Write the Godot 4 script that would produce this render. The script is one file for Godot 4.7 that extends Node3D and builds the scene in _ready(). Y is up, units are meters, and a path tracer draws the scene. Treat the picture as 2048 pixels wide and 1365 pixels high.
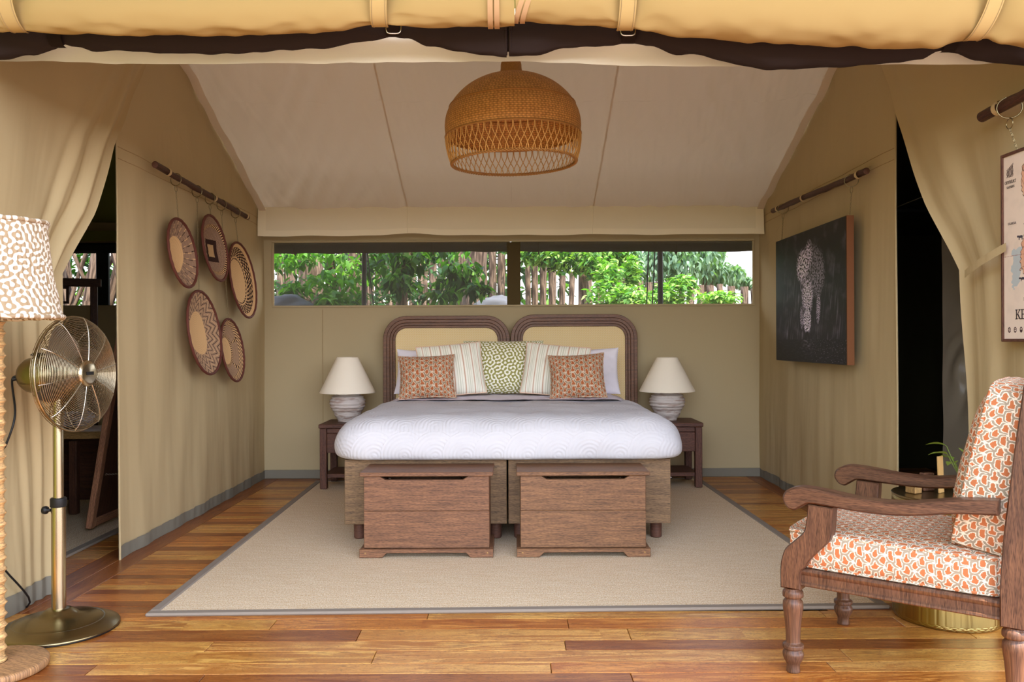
extends Node3D

const EYE := Vector3(0, 1.12, 0)
const FOCAL := 1650.0
const ROLL := -0.25
const BACK := -6.77        # back wall of the tent
const SIDE := 2.03         # side walls of the bedroom
const EDGE_LEFT := -4.25   # free edge of the left side wall, beside the doorway
const EDGE_RIGHT := -4.36
const FRONT := -3.2        # open front of the tent

var rng := RandomNumberGenerator.new()
var used := {}
var m := {}
var noise := FastNoiseLite.new()
var soft := FastNoiseLite.new()
var rough := FastNoiseLite.new()

# ---------------------------------------------------------------- shapes
class Shape:
	var v := PackedVector3Array()
	var n := PackedVector3Array()
	var t := PackedVector2Array()
	var i := PackedInt32Array()

	# a surface f(a, b), a and b from 0 to 1; its front lies along df/da x df/db
	func grid(f: Callable, na: int, nb: int, scale := Vector2.ONE, wrap := false, flip := false) -> Shape:
		var first := v.size()
		var p := PackedVector3Array()
		var q := PackedVector3Array()
		p.resize((na + 1) * (nb + 1))
		q.resize(p.size())
		for b in nb + 1:
			for a in na + 1:
				p[b * (na + 1) + a] = f.call(float(a) / na, float(b) / nb)
		for b in nb:
			for a in na:
				var k := b * (na + 1) + a
				var l := k + na + 1
				var c := (p[k + 1] - p[k]).cross(p[l + 1] - p[k]) + (p[l + 1] - p[k]).cross(p[l] - p[k])
				if flip:
					c = -c
				q[k] += c
				q[k + 1] += c
				q[l] += c
				q[l + 1] += c
		if wrap:
			for b in nb + 1:
				var k := b * (na + 1)
				var c := q[k] + q[k + na]
				q[k] = c
				q[k + na] = c
		for b in nb + 1:
			for a in na + 1:
				var k := b * (na + 1) + a
				v.append(p[k])
				n.append(q[k].normalized() if q[k].length_squared() > 1e-20 else Vector3.UP)
				t.append(Vector2(float(a) / na * scale.x, float(b) / nb * scale.y))
		for b in nb:
			for a in na:
				var k := first + b * (na + 1) + a
				var l := k + na + 1
				i.append_array([k, k + 1, l + 1, k, l + 1, l] if flip else [k, l + 1, k + 1, k, l, l + 1])
		return self

	# one flat convex face, turned away from «inside»
	func face(c: Array, inside: Vector3, uv: Array) -> void:
		var w = (c[1] as Vector3 - c[0]).cross(c[2] - c[0])
		if w.length_squared() < 1e-18:
			return
		w = w.normalized()
		var turn: bool = w.dot(c[0] - inside) < 0.0
		if turn:
			w = -w
		var k := v.size()
		for j in c.size():
			v.append(c[j])
			n.append(w)
			t.append(uv[j])
		for j in c.size() - 2:
			i.append_array([k, k + j + 1, k + j + 2] if turn else [k, k + j + 2, k + j + 1])

	# a box with chamfered edges; the grain of its wood (texture u) runs along «grain»
	func box(size: Vector3, x := Transform3D.IDENTITY, bevel := 0.003, grain := -1, shift := Vector2.ZERO) -> Shape:
		var h := size / 2.0
		var e := minf(bevel, minf(h.x, minf(h.y, h.z)) * 0.9)
		if grain < 0:
			grain = size.max_axis_index()
		var at := func(s: Vector3, k: int) -> Vector3:
			var c := Vector3(s.x * (h.x - e), s.y * (h.y - e), s.z * (h.z - e))
			c[k] = s[k] * h[k]
			return c
		var put := func(c: Array) -> void:
			var w = ((c[1] as Vector3) - c[0]).cross(c[2] - c[0]).abs()
			var k = w.max_axis_index()
			var a := grain
			if k == grain:
				a = (grain + 1) % 3
			var b = 3 - k - a
			var uv := []
			var moved := []
			for q: Vector3 in c:
				uv.append(Vector2(q[a], q[b]) + shift)
				moved.append(x * q)
			face(moved, x.origin, uv)
		for k in 3:
			var a := (k + 1) % 3
			var b := (k + 2) % 3
			for s in [-1, 1]:
				var quad := []
				for r in [[-1, -1], [1, -1], [1, 1], [-1, 1]]:
					var g := Vector3.ZERO
					g[k] = s
					g[a] = r[0]
					g[b] = r[1]
					quad.append(at.call(g, k))
				put.call(quad)
			if e <= 0.0:
				continue
			for r in [[-1, -1], [1, -1], [1, 1], [-1, 1]]:   # the edge along k
				var lo := Vector3.ZERO
				lo[k] = -1
				lo[a] = r[0]
				lo[b] = r[1]
				var hi := lo
				hi[k] = 1
				put.call([at.call(lo, a), at.call(hi, a), at.call(hi, b), at.call(lo, b)])
		if e > 0.0:
			for sx in [-1, 1]:
				for sy in [-1, 1]:
					for sz in [-1, 1]:
						var g := Vector3(sx, sy, sz)
						put.call([at.call(g, 0), at.call(g, 1), at.call(g, 2)])
		return self

	# an outline in the plane z = 0 given a thickness along z, with chamfered rims; sides are smooth where the outline turns little
	func prism(outline: PackedVector2Array, depth: float, x := Transform3D.IDENTITY, bevel := 0.003, along_y := false) -> Shape:
		var p := outline.duplicate()
		if Geometry2D.is_polygon_clockwise(p):
			p.reverse()
		var c := p.size()
		var edge := PackedVector2Array()
		for k in c:
			var d := (p[(k + 1) % c] - p[k]).normalized()
			edge.append(Vector2(d.y, -d.x))
		var inner := PackedVector2Array()
		for k in c:
			var a := edge[(k + c - 1) % c]
			var b := edge[k]
			var mid := (a + b).normalized()
			inner.append(p[k] - mid * (bevel / maxf(0.35, mid.dot(b))))
		var tri := Geometry2D.triangulate_polygon(inner)
		var turned := x.basis.determinant() < 0.0
		for s in [1.0, -1.0]:
			var k := v.size()
			var w := (x.basis * Vector3(0, 0, s)).normalized()
			for q in inner:
				v.append(x * Vector3(q.x, q.y, s * depth / 2))
				n.append(w)
				t.append(Vector2(q.y, q.x) if along_y else q)
			for j in range(0, tri.size(), 3):
				var a: Vector2 = inner[tri[j + 1]] - inner[tri[j]]
				var b: Vector2 = inner[tri[j + 2]] - inner[tri[j]]
				var ccw = (a.cross(b) > 0.0) == (s > 0.0)
				if turned:
					ccw = not ccw
				i.append_array([k + tri[j], k + tri[j + 2], k + tri[j + 1]] if ccw else [k + tri[j], k + tri[j + 1], k + tri[j + 2]])
		var rows := [[inner, depth / 2, 0.6], [p, depth / 2 - bevel, 0.2], [p, -depth / 2 + bevel, -0.2], [inner, -depth / 2, -0.6]]
		var run := 0.0
		for k in c:
			var l := (k + 1) % c
			var na := edge[k]
			var nb := edge[k]
			var pa := edge[(k + c - 1) % c]
			var pb := edge[l]
			if pa.dot(na) > 0.8:
				na = (pa + na).normalized()
			if pb.dot(nb) > 0.8:
				nb = (pb + nb).normalized()
			var long := p[k].distance_to(p[l])
			for r in 3:
				var z := v.size()
				for e in [[r, k, na, run], [r, l, nb, run + long], [r + 1, l, nb, run + long], [r + 1, k, na, run]]:
					var row: Array = rows[e[0]]
					var q: Vector2 = row[0][e[1]]
					v.append(x * Vector3(q.x, q.y, row[1]))
					n.append((x.basis * Vector3(e[2].x, e[2].y, row[2] if r != 1 else 0.0)).normalized())
					t.append(Vector2(e[3], row[1] + 0.31))
				i.append_array([z, z + 1, z + 2, z, z + 2, z + 3] if not turned else [z, z + 2, z + 1, z, z + 3, z + 2])
			run += long
		return self

	# a profile of (radius, height) turned round the y axis
	func lathe(profile: Array, seg := 32, x := Transform3D.IDENTITY, scale := Vector2.ONE) -> Shape:
		var c := profile.size() - 1
		return grid(func(a, b):
			var k := mini(int(round(b * c)), c)
			var w: float = -a * TAU
			return x * Vector3(cos(w) * profile[k].x, profile[k].y, sin(w) * profile[k].x), seg, c, scale, true)

	# a round bar along points; r is one radius or an array
	func tube(pts: Array, r, seg := 8, closed := false, cap := true) -> Shape:
		var c := pts.size()
		var dirs := []
		for k in c:
			var a: Vector3 = pts[(k + c - 1) % c] if closed or k > 0 else pts[0]
			var b: Vector3 = pts[(k + 1) % c] if closed or k < c - 1 else pts[c - 1]
			dirs.append((b - a).normalized())
		var side: Vector3 = dirs[0].cross(Vector3.UP if absf(dirs[0].y) < 0.9 else Vector3.RIGHT).normalized()
		var sides := []
		var runs := [0.0]
		for k in c:
			side = (side - dirs[k] * side.dot(dirs[k])).normalized()
			sides.append(side)
			if k > 0:
				runs.append(runs[k - 1] + (pts[k] as Vector3).distance_to(pts[k - 1]))
		var rows := c if closed else c - 1
		var first := t.size()
		grid(func(a, b):
			var k := int(round(b * rows)) % c
			var w: float = a * TAU
			var up: Vector3 = dirs[k].cross(sides[k])
			var rr: float = r if not r is Array else r[k]
			return pts[k] + (sides[k] * cos(w) + up * sin(w)) * rr, seg, rows, Vector2.ONE, true)
		for k in range(first, t.size()):
			var j := (k - first) / (seg + 1)
			var rr: float = r if not r is Array else r[j % c]
			t[k] = Vector2(runs[mini(j, c - 1)], t[k].x * TAU * rr)
		if cap and not closed:
			for e in [0, c - 1]:
				var ring := []
				var uv := []
				var rr: float = r if not r is Array else r[e]
				if rr < 0.0002:
					continue
				for a in seg:
					var w := TAU * a / seg
					ring.append(pts[e] + (sides[e] * cos(w) + dirs[e].cross(sides[e]) * sin(w)) * rr)
					uv.append(Vector2(cos(w), sin(w)) * rr)
				face(ring, pts[e] + dirs[e] * (1.0 if e == 0 else -1.0), uv)
		return self

	# a closed cushion in the plane xy; lean edges drawn in between the corners
	func pillow(w: float, h: float, thick: float, pinch := 0.05, sag := 0.0, na := 28, full := 0.55, wrinkle := 0.0, seed_ := 0) -> Shape:
		var fn := FastNoiseLite.new()
		fn.seed = seed_
		fn.frequency = 1.0
		for s in [1.0, -1.0]:
			grid(func(a, b):
				var p = sin((a - 0.5) * PI) * 0.55 + (a * 2 - 1) * 0.45
				var q = sin((b - 0.5) * PI) * 0.55 + (b * 2 - 1) * 0.45
				var x: float = p * w / 2 * (1 - pinch * (1 - q * q) * absf(p))
				var y: float = q * h / 2 * (1 - pinch * (1 - p * p) * absf(q))
				y -= sag * (1 - p * p) * maxf(q, 0.0)
				var z: float = thick / 2 * pow(maxf(0.0, (1 - p * p) * (1 - q * q)), full) * (1.0 + 0.25 * (1 - q) * 0.5)
				z += wrinkle * fn.get_noise_3d(x * 9, y * 9, s) * pow(maxf(0.0, (1 - p * p) * (1 - q * q)), 0.35)
				return Vector3(x, y, s * z), na, na, Vector2(w, h), false, s < 0)
		return self

	func done() -> ArrayMesh:
		var a := []
		a.resize(Mesh.ARRAY_MAX)
		a[Mesh.ARRAY_VERTEX] = v
		a[Mesh.ARRAY_NORMAL] = n
		a[Mesh.ARRAY_TEX_UV] = t
		a[Mesh.ARRAY_INDEX] = i
		var mesh := ArrayMesh.new()
		mesh.add_surface_from_arrays(Mesh.PRIMITIVE_TRIANGLES, a)
		return mesh

# ---------------------------------------------------------------- objects
func numbered(called: String) -> String:
	used[called] = used.get(called, -1) + 1
	return called if used[called] == 0 else "%s_%03d" % [called, used[called]]

func thing(called: String, label: String, category: String, at := Vector3.ZERO, turn := 0.0, group := "") -> Node3D:
	var o := Node3D.new()
	o.name = numbered(called)
	add_child(o)
	o.position = at
	o.rotation_degrees.y = turn
	return tag(o, label, category, group)

func tag(o: Node3D, label: String, category: String, group := "", kind := "") -> Node3D:
	if label:
		o.set_meta("label", label)
	if category:
		o.set_meta("category", category)
	if group:
		o.set_meta("group", group)
	if kind:
		o.set_meta("kind", kind)
	return o

func put(called: String, s, mat: Material, parent: Node3D = null, at := Transform3D.IDENTITY) -> MeshInstance3D:
	var o := MeshInstance3D.new()
	o.mesh = s.done() if s is Shape else s
	o.material_override = mat
	o.transform = at
	if parent == null:
		o.name = numbered(called)
		add_child(o)
	else:
		o.name = called
		parent.add_child(o, true)
	return o

func structure(called: String, s, mat: Material, label := "", at := Transform3D.IDENTITY) -> MeshInstance3D:
	var o := put(called, s, mat, null, at)
	tag(o, label, "", "", "structure")
	return o

func copy(o: Node3D, label: String, at: Vector3) -> Node3D:
	var c: Node3D = o.duplicate()
	c.name = numbered(String(o.name))
	add_child(c)
	c.position = at
	c.set_meta("label", label)
	return c

func shift(x: float, y: float, z: float) -> Transform3D:
	return Transform3D(Basis.IDENTITY, Vector3(x, y, z))

func turned(x: float, y: float, z: float, degrees: Vector3) -> Transform3D:
	return Transform3D(Basis.from_euler(degrees * PI / 180.0), Vector3(x, y, z))

func some() -> Vector2:
	return Vector2(rng.randf() * 4.0, rng.randf() * 4.0)

# where a point of the photograph lies at a distance in front of the camera
func P(px: float, py: float, d: float) -> Vector3:
	var u := (px - 1024.0) / FOCAL
	var w := (682.5 - py) / FOCAL
	var r := deg_to_rad(ROLL)
	return EYE + d * Vector3(u * cos(r) - w * sin(r), u * sin(r) + w * cos(r), -1.0)

# the same, on the upright plane x = side
func on_side(px: float, py: float, side: float) -> Vector3:
	var a := P(px, py, 1.0) - EYE
	return EYE + a * (side / a.x)

func curve(points: Array, steps := 6, closed := false) -> Array:
	var out := []
	var c := points.size()
	for k in (c if closed else c - 1):
		var p0 = points[(k + c - 1) % c] if closed or k > 0 else points[k]
		var p1 = points[k]
		var p2 = points[(k + 1) % c]
		var p3 = points[(k + 2) % c] if closed or k < c - 2 else p2
		for j in steps:
			out.append(p1.cubic_interpolate(p2, p0, p3, float(j) / steps))
	if not closed:
		out.append(points[c - 1])
	return out

func along_line(table: Array, x: float) -> float:
	for k in table.size() - 1:
		if x <= table[k + 1][0]:
			return lerpf(table[k][1], table[k + 1][1], (x - table[k][0]) / (table[k + 1][0] - table[k][0]))
	return table[-1][1]

func along(table: Array, x: float) -> float:   # smooth interpolation in a table of [x, y]
	if x <= table[0][0]:
		return table[0][1]
	for k in table.size() - 1:
		if x <= table[k + 1][0]:
			var u: float = (x - table[k][0]) / (table[k + 1][0] - table[k][0])
			return lerpf(table[k][1], table[k + 1][1], u * u * (3 - 2 * u))
	return table[-1][1]

# ---------------------------------------------------------------- materials
func surface(color: Color, roughness := 0.8, texture: Texture2D = null, scale := Vector2.ONE) -> StandardMaterial3D:
	var s := StandardMaterial3D.new()
	s.albedo_color = color
	s.roughness = roughness
	s.metallic_specular = 0.4
	s.cull_mode = BaseMaterial3D.CULL_DISABLED
	if texture:
		s.albedo_texture = texture
		s.uv1_scale = Vector3(scale.x, scale.y, 1)
	return s

func cloth(color: Color, texture: Texture2D = null, scale := Vector2.ONE) -> StandardMaterial3D:
	var s := surface(color, 0.95, texture, scale)
	s.metallic_specular = 0.2
	return s

func relief(s: StandardMaterial3D, height: Texture2D, centimetres: float) -> StandardMaterial3D:
	s.heightmap_enabled = true
	s.heightmap_texture = height
	s.heightmap_scale = centimetres
	return s

func metal(color: Color, roughness := 0.3) -> StandardMaterial3D:
	var s := surface(color, roughness)
	s.metallic = 1.0
	s.metallic_specular = 0.5
	return s

func paint(w: int, h: int, f: Callable) -> ImageTexture:
	var data := PackedByteArray()
	data.resize(w * h * 3)
	var k := 0
	for y in h:
		for x in w:
			var c: Color = f.call((x + 0.5) / w, (y + 0.5) / h)
			data[k] = clampi(int(c.r * 255.0), 0, 255)
			data[k + 1] = clampi(int(c.g * 255.0), 0, 255)
			data[k + 2] = clampi(int(c.b * 255.0), 0, 255)
			k += 3
	return ImageTexture.create_from_image(Image.create_from_data(w, h, false, Image.FORMAT_RGB8, data))

func rgb(r: int, g: int, b: int) -> Color:
	return Color8(r, g, b)

func grey(x: float) -> Color:
	return Color(x, x, x)

# curling worms: waves of one length in many directions, so that it repeats
func maze_waves(count: int, seed_: int) -> Array:
	var r := RandomNumberGenerator.new()
	r.seed = seed_
	var out := []
	for k in 14:
		var w := TAU * (k + r.randf()) / 14.0
		out.append([round(cos(w) * count), round(sin(w) * count), r.randf() * TAU])
	return out

func maze(waves: Array, u: float, v: float) -> float:
	var s := 0.0
	for w in waves:
		s += cos(TAU * (w[0] * u + w[1] * v) + w[2])
	return s / 3.0

# cells of a staggered jittered lattice of cx by cy: how much nearer the first centre is than the second
func cells(u: float, v: float, cx: int, cy: int, seed_: int) -> float:
	var x := u * cx
	var y := v * cy
	var row := int(floor(y))
	var f1 := 9.0
	var f2 := 9.0
	for j in range(row - 1, row + 2):
		var off := 0.5 if posmod(j, 2) == 1 else 0.0
		var col := int(floor(x - off))
		for k in range(col - 1, col + 2):
			var id := (posmod(k, cx) * 73 + posmod(j, cy) * 179 + seed_) % 9973
			var a := float((id * 7919) % 1009) / 1009.0 - 0.5
			var b := float((id * 6271) % 1013) / 1013.0 - 0.5
			var dx := x - (k + off + 0.5 + a * 0.36)
			var dy := y - (j + 0.5 + b * 0.44)
			var d := sqrt(dx * dx + dy * dy)
			if d < f1:
				f2 = f1
				f1 = d
			elif d < f2:
				f2 = d
	return f2 - f1

func _ready() -> void:
	rng.seed = 7
	var cam := Camera3D.new()
	cam.name = "camera"
	add_child(cam)
	cam.position = EYE
	cam.rotation_degrees = Vector3(0, 0, ROLL)
	cam.fov = rad_to_deg(2.0 * atan(682.5 / FOCAL))
	cam.near = 0.05
	cam.far = 200.0
	cam.current = true

	var env := Environment.new()
	env.background_mode = Environment.BG_SKY
	env.tonemap_mode = Environment.TONE_MAPPER_LINEAR
	env.tonemap_exposure = 2.5
	env.sdfgi_enabled = true
	env.ssao_enabled = true
	env.ssil_enabled = true
	var air := ProceduralSkyMaterial.new()
	air.sky_top_color = Color(0.72, 0.78, 0.88)
	air.sky_horizon_color = Color(0.98, 0.97, 0.97)
	air.sky_curve = 0.2
	air.ground_bottom_color = Color(0.3, 0.27, 0.22)
	air.ground_horizon_color = Color(0.62, 0.6, 0.52)
	air.sky_energy_multiplier = 1.7
	air.ground_energy_multiplier = 0.9
	var sky := Sky.new()
	sky.sky_material = air
	env.sky = sky
	var world := WorldEnvironment.new()
	world.name = "world"
	world.environment = env
	add_child(world)

	var sun := DirectionalLight3D.new()   # high, over the right shoulder
	sun.name = "sun"
	add_child(sun)
	sun.rotation_degrees = Vector3(-62, 38, 0)
	sun.light_color = Color(1.0, 0.94, 0.84)
	sun.light_energy = 2.0
	sun.light_angular_distance = 0.6
	sun.shadow_enabled = true

	noise.seed = 3
	noise.frequency = 1.0
	noise.fractal_octaves = 3
	soft.seed = 11
	soft.frequency = 1.0
	soft.fractal_octaves = 1
	rough.seed = 23
	rough.frequency = 1.0
	rough.fractal_octaves = 5

	make_materials()
	make_floor()
	make_tent()
	make_side_rooms()
	make_outside()
	make_rug()
	make_bed()
	make_bedsides()
	make_chests()
	make_pendant()
	make_front_rolls()
	make_left_wall_things()
	make_right_wall_things()
	make_map()
	make_floor_lamp()
	make_fan()
	make_armchair()
	make_drum()

# ---------------------------------------------------------------- materials of the whole scene
func make_materials() -> void:
	var grain := paint(512, 256, func(u, v):   # brown wood, 0.8 by 0.25 m: fine pores along u
		var warp: float = soft.get_noise_2d(u * 3.0, v * 4.0)
		var a: float = rough.get_noise_2d(u * 4.0, v * 34.0 + warp * 0.9)
		var pore: float = soft.get_noise_2d(u * 26.0, v * 150.0)
		var g: float = 0.84 + 0.22 * a + 0.10 * rough.get_noise_2d(u * 1.5 + 20, v * 6.0) - 0.42 * maxf(0.0, pore - 0.10)
		return Color(g, g * 0.97, g * (0.95 - 0.06 * a)))
	var grain_height := paint(256, 256, func(u, v): return grey(0.6 - 0.6 * maxf(0.0, soft.get_noise_2d(u * 26.0, v * 150.0) - 0.12)))
	var wood := func(color: Color, roughness: float) -> StandardMaterial3D:
		return relief(surface(color, roughness, grain, Vector2(1.25, 4.0)), grain_height, 0.02)
	m.walnut = wood.call(rgb(128, 90, 76), 0.5)
	m.walnut_dark = wood.call(rgb(118, 80, 66), 0.5)
	m.chest = [wood.call(rgb(150, 108, 80), 0.5), wood.call(rgb(153, 113, 81), 0.5)]
	m.bed_wood = wood.call(rgb(156, 127, 94), 0.55)
	m.headboard = wood.call(rgb(138, 96, 66), 0.4)
	m.chair_wood = wood.call(rgb(120, 86, 66), 0.36)
	m.pine = wood.call(rgb(205, 165, 105), 0.55)
	m.honey = wood.call(rgb(238, 198, 138), 0.45)
	m.base_wood = wood.call(rgb(196, 152, 108), 0.5)
	m.mirror_wood = wood.call(rgb(204, 150, 116), 0.5)
	m.rod = wood.call(rgb(92, 56, 40), 0.5)
	m.dark_frame = wood.call(rgb(104, 70, 54), 0.5)

	var teak := []
	for s in 3:
		teak.append(paint(768, 160, func(u, v):   # boards, 2.0 by 0.4 m of figure
			var w: float = rough.get_noise_2d(u * 2.2 + s * 37.0, v * 5.0)
			var a: float = v * 5.0 + w * 1.6 + 0.25 * soft.get_noise_2d(u * 9.0, v * 3.0 + s)
			var band: float = soft.get_noise_2d(u * 1.3 + s * 9.0, a * 2.2)
			var fine: float = rough.get_noise_2d(u * 7.0 + s * 5.0, a * 14.0)
			var line: float = pow(1.0 - absf(soft.get_noise_2d(u * 1.1, a * 4.5 + s * 3.0)), 14.0)
			var c := Color(0.85, 0.66, 0.38).lerp(Color(0.64, 0.40, 0.18), clampf(0.45 + 0.62 * band, 0.0, 1.0))
			c = c.lerp(Color(0.34, 0.19, 0.09), clampf(0.5 * line + 0.9 * maxf(0.0, fine - 0.1), 0.0, 0.9))
			return c * (1.0 + 0.16 * fine)))
	m.teak = []
	for s in 3:
		for c in [Color(1.0, 0.97, 0.92), Color(0.95, 0.82, 0.68), Color(0.74, 0.60, 0.50), Color(1.0, 0.98, 0.88)]:
			var t := surface(c, 0.3, teak[s], Vector2(0.5, 2.5))
			t.metallic_specular = 0.45
			m.teak.append(t)

	var weave := paint(128, 128, func(u, v): return grey(0.5 + 0.25 * sin(u * TAU * 32) * sin(v * TAU * 32)))
	var canvas := func(color: Color) -> StandardMaterial3D:
		return relief(cloth(color), weave, 0.01)
	var creases := paint(512, 512, func(u, v):   # soft creases, mostly along v
		var a: float = soft.get_noise_2d(u * 14.0 + 1.5 * v, v * 1.6) * 0.5 + soft.get_noise_2d(u * 34.0 + 3.0 * v, v * 2.5) * 0.3
		return grey(0.5 + 0.35 * a + 0.25 * (1.0 - absf(soft.get_noise_2d(u * 9.0 - 2.0 * v, v * 2.0)) * 2.0) * 0.5))
	m.canvas = canvas.call(rgb(186, 166, 127))
	m.canvas.heightmap_texture = creases
	m.canvas.heightmap_scale = 0.4
	m.canvas.uv1_scale = Vector3(0.5, 0.4, 1)
	m.canvas_back = canvas.call(rgb(182, 166, 131))
	m.ceiling = canvas.call(rgb(214, 200, 184))
	m.ceiling.heightmap_texture = creases
	m.ceiling.heightmap_scale = 2.0
	m.ceiling.uv1_scale = Vector3(0.5, 0.7, 1)
	m.ceiling_band = canvas.call(rgb(222, 204, 178))
	m.valance = canvas.call(rgb(242, 234, 206))
	m.hem = canvas.call(rgb(250, 242, 214))
	m.header = canvas.call(rgb(253, 248, 232))
	m.roll = canvas.call(rgb(176, 148, 96))
	m.strap = canvas.call(rgb(190, 160, 106))
	m.zip = cloth(rgb(190, 152, 112))
	m.fly = canvas.call(rgb(206, 200, 188))
	m.fly.backlight_enabled = true
	m.fly.backlight = Color(0.31, 0.30, 0.28)
	m.ceiling.backlight_enabled = true
	m.ceiling.backlight = Color(0.80, 0.745, 0.67)
	m.ceiling_band.backlight_enabled = true
	m.ceiling_band.backlight = Color(0.8, 0.78, 0.76)
	m.green_canvas = canvas.call(rgb(128, 130, 66))
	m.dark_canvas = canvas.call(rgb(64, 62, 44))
	m.skirt = cloth(rgb(126, 121, 108))
	m.skirt.roughness = 0.6
	m.blind = cloth(rgb(84, 72, 46))
	m.thread = cloth(rgb(168, 144, 104))
	m.netting_roll = relief(cloth(rgb(56, 48, 48)), weave, 0.03)
	m.netting_roll.uv1_scale = Vector3(14, 14, 1)
	m.netting_tie = cloth(rgb(44, 36, 34))
	m.netting = surface(Color(0.42, 0.42, 0.40, 0.30), 0.9)
	m.netting.transparency = BaseMaterial3D.TRANSPARENCY_ALPHA
	m.vinyl = surface(rgb(222, 204, 172), 0.25)

	m.steel = metal(rgb(205, 198, 185), 0.25)
	m.bronze = metal(rgb(146, 132, 98), 0.28)
	m.pole_brass = metal(rgb(190, 178, 150), 0.24)
	m.wire = metal(rgb(172, 156, 128), 0.25)
	m.black = surface(rgb(24, 23, 23), 0.45)
	m.leather = surface(rgb(206, 180, 136), 0.7)

	# cloth in cells: orange lozenges, cream rims, taupe lines
	var cells_cloth := paint(512, 512, func(u, v):
		var x: float = u * 8.0
		var y: float = v * 10.0
		var seam: float = sin(u * TAU) * 0.5 + cos(v * TAU) * 0.5
		var a: float = x + y + 0.12 * sin(TAU * (x - y) + 1.0) + 0.09 * sin(TAU * (2.0 * x - y) * 0.5 + 2.0 * seam)
		var b: float = x - y + 0.12 * sin(TAU * (x + y)) + 0.09 * sin(TAU * (x + 2.0 * y) * 0.5 + 4.0 + 2.0 * seam)
		var da: float = absf(fposmod(a, 1.0) - 0.5)
		var db: float = absf(fposmod(b, 1.0) - 0.5)
		var even: bool = posmod(int(floor(a)) + int(floor(b)), 2) == 0
		var broken: bool = da < 0.16 and db < 0.16 and even
		var jag: float = 0.05 * sin(u * TAU * 95.0 + 3.0 * sin(v * TAU * 4)) * (0.6 + 0.4 * sin(v * TAU * 61.0))
		if minf(da, db) < 0.105 and not broken:
			return rgb(156, 141, 120)
		if minf(da, db) + jag < 0.215:
			return rgb(230, 214, 192)
		return rgb(184, 110, 70))
	m.cells = cloth(Color.WHITE, cells_cloth, Vector2(2.6, 2.6))
	m.cells_small = cloth(rgb(236, 226, 218), cells_cloth, Vector2(2.5, 2.5))
	m.piping = cloth(rgb(222, 190, 166))
	var worms := maze_waves(11, 4)
	m.olive = cloth(Color.WHITE, paint(384, 384, func(u, v): return rgb(240, 238, 222).lerp(rgb(150, 146, 84), clampf(0.5 + 4.0 * (maze(worms, u, v) + 0.05), 0.0, 1.0))), Vector2(4.6, 4.6))
	m.shade_cloth = cloth(rgb(242, 240, 236), paint(384, 384, func(u, v): return rgb(240, 234, 224).lerp(rgb(172, 149, 120), clampf(0.5 + 6.0 * (maze(worms, u, v) - 0.02), 0.0, 1.0))), Vector2(5.0, 1.5))
	m.shade_cloth.backlight_enabled = true
	m.shade_cloth.backlight = Color(0.25, 0.24, 0.22)
	m.stripes = cloth(Color.WHITE, paint(256, 8, func(u, _v):
		var x: float = fposmod(u * 4.0, 1.0)
		if x < 0.13:
			return rgb(204, 172, 148)
		if absf(x - 0.56) < 0.05 or absf(x - 0.36) < 0.025 or absf(x - 0.76) < 0.025:
			return rgb(206, 206, 184)
		return rgb(240, 237, 222)), Vector2(4.2, 1.0))
	m.white = cloth(rgb(236, 232, 240))
	m.sheet = cloth(rgb(232, 226, 240))
	var quilt := paint(512, 512, func(u, v):   # fans of raised arcs
		var best := 0.0
		var x: float = u * 4.0
		var y: float = v * 4.0
		for j in range(-1, 6):
			for k in range(-1, 6):
				var c := Vector2(k + (0.5 if posmod(j, 2) == 1 else 0.0), j)
				var d: float = c.distance_to(Vector2(x, y))
				if d < 0.78:
					best = 0.5 + 0.5 * sin(d * TAU * 8.0)
		return grey(best))
	m.duvet = relief(cloth(rgb(205, 203, 206)), quilt, 0.20)
	m.duvet.uv1_triplanar = true
	m.duvet.uv1_scale = Vector3(1.5, 1.5, 1.5)

	var sisal := paint(512, 512, func(u, v):
		var a: float = 0.5 + 0.5 * sin(v * TAU * 64 + 2.0 * soft.get_noise_2d(u * 30, v * 30))
		var speck: float = soft.get_noise_2d(u * 150.0, v * 110.0)
		var wide: float = soft.get_noise_2d(u * 3.0, v * 24.0)
		var c: Color = Color(0.98, 0.91, 0.80).lerp(Color(0.87, 0.74, 0.58), clampf(0.42 + 1.5 * speck + 0.9 * soft.get_noise_2d(u * 62.0 + 7, v * 48.0) + 0.3 * wide, 0.0, 1.0))
		return c.darkened(0.14 * (1.0 - a) + 0.35 * maxf(0.0, soft.get_noise_2d(v * 190.0 + 70, u * 140.0) - 0.35)))
	var sisal_height := paint(256, 256, func(u, v): return grey(0.5 + 0.25 * sin(v * TAU * 32) * sin(u * TAU * 28 + 3.0 * soft.get_noise_2d(u * 20, v * 20)) + 0.25 * soft.get_noise_2d(u * 75, v * 60)))
	m.sisal = relief(cloth(Color.WHITE, sisal, Vector2(1.6, 1.6)), sisal_height, 0.3)
	m.rug_edge = cloth(rgb(138, 126, 114))

	m.cane = relief(surface(Color.WHITE, 0.6, paint(128, 128, func(u, v):
		var x: float = absf(fposmod(u * 4.0, 1.0) - 0.5) * 2
		var y: float = absf(fposmod(v * 4.0, 1.0) - 0.5) * 2
		var hole: bool = x < 0.32 and y < 0.32
		var over: float = 0.08 * sin(u * TAU * 4) * sin(v * TAU * 4)
		return rgb(226, 190, 122) if hole else rgb(250, 224, 168).darkened(0.06 + over)), Vector2(18, 18)), paint(128, 128, func(u, v): return grey(0.5 + 0.3 * sin(u * TAU * 4) * sin(v * TAU * 4))), 0.08)

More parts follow.
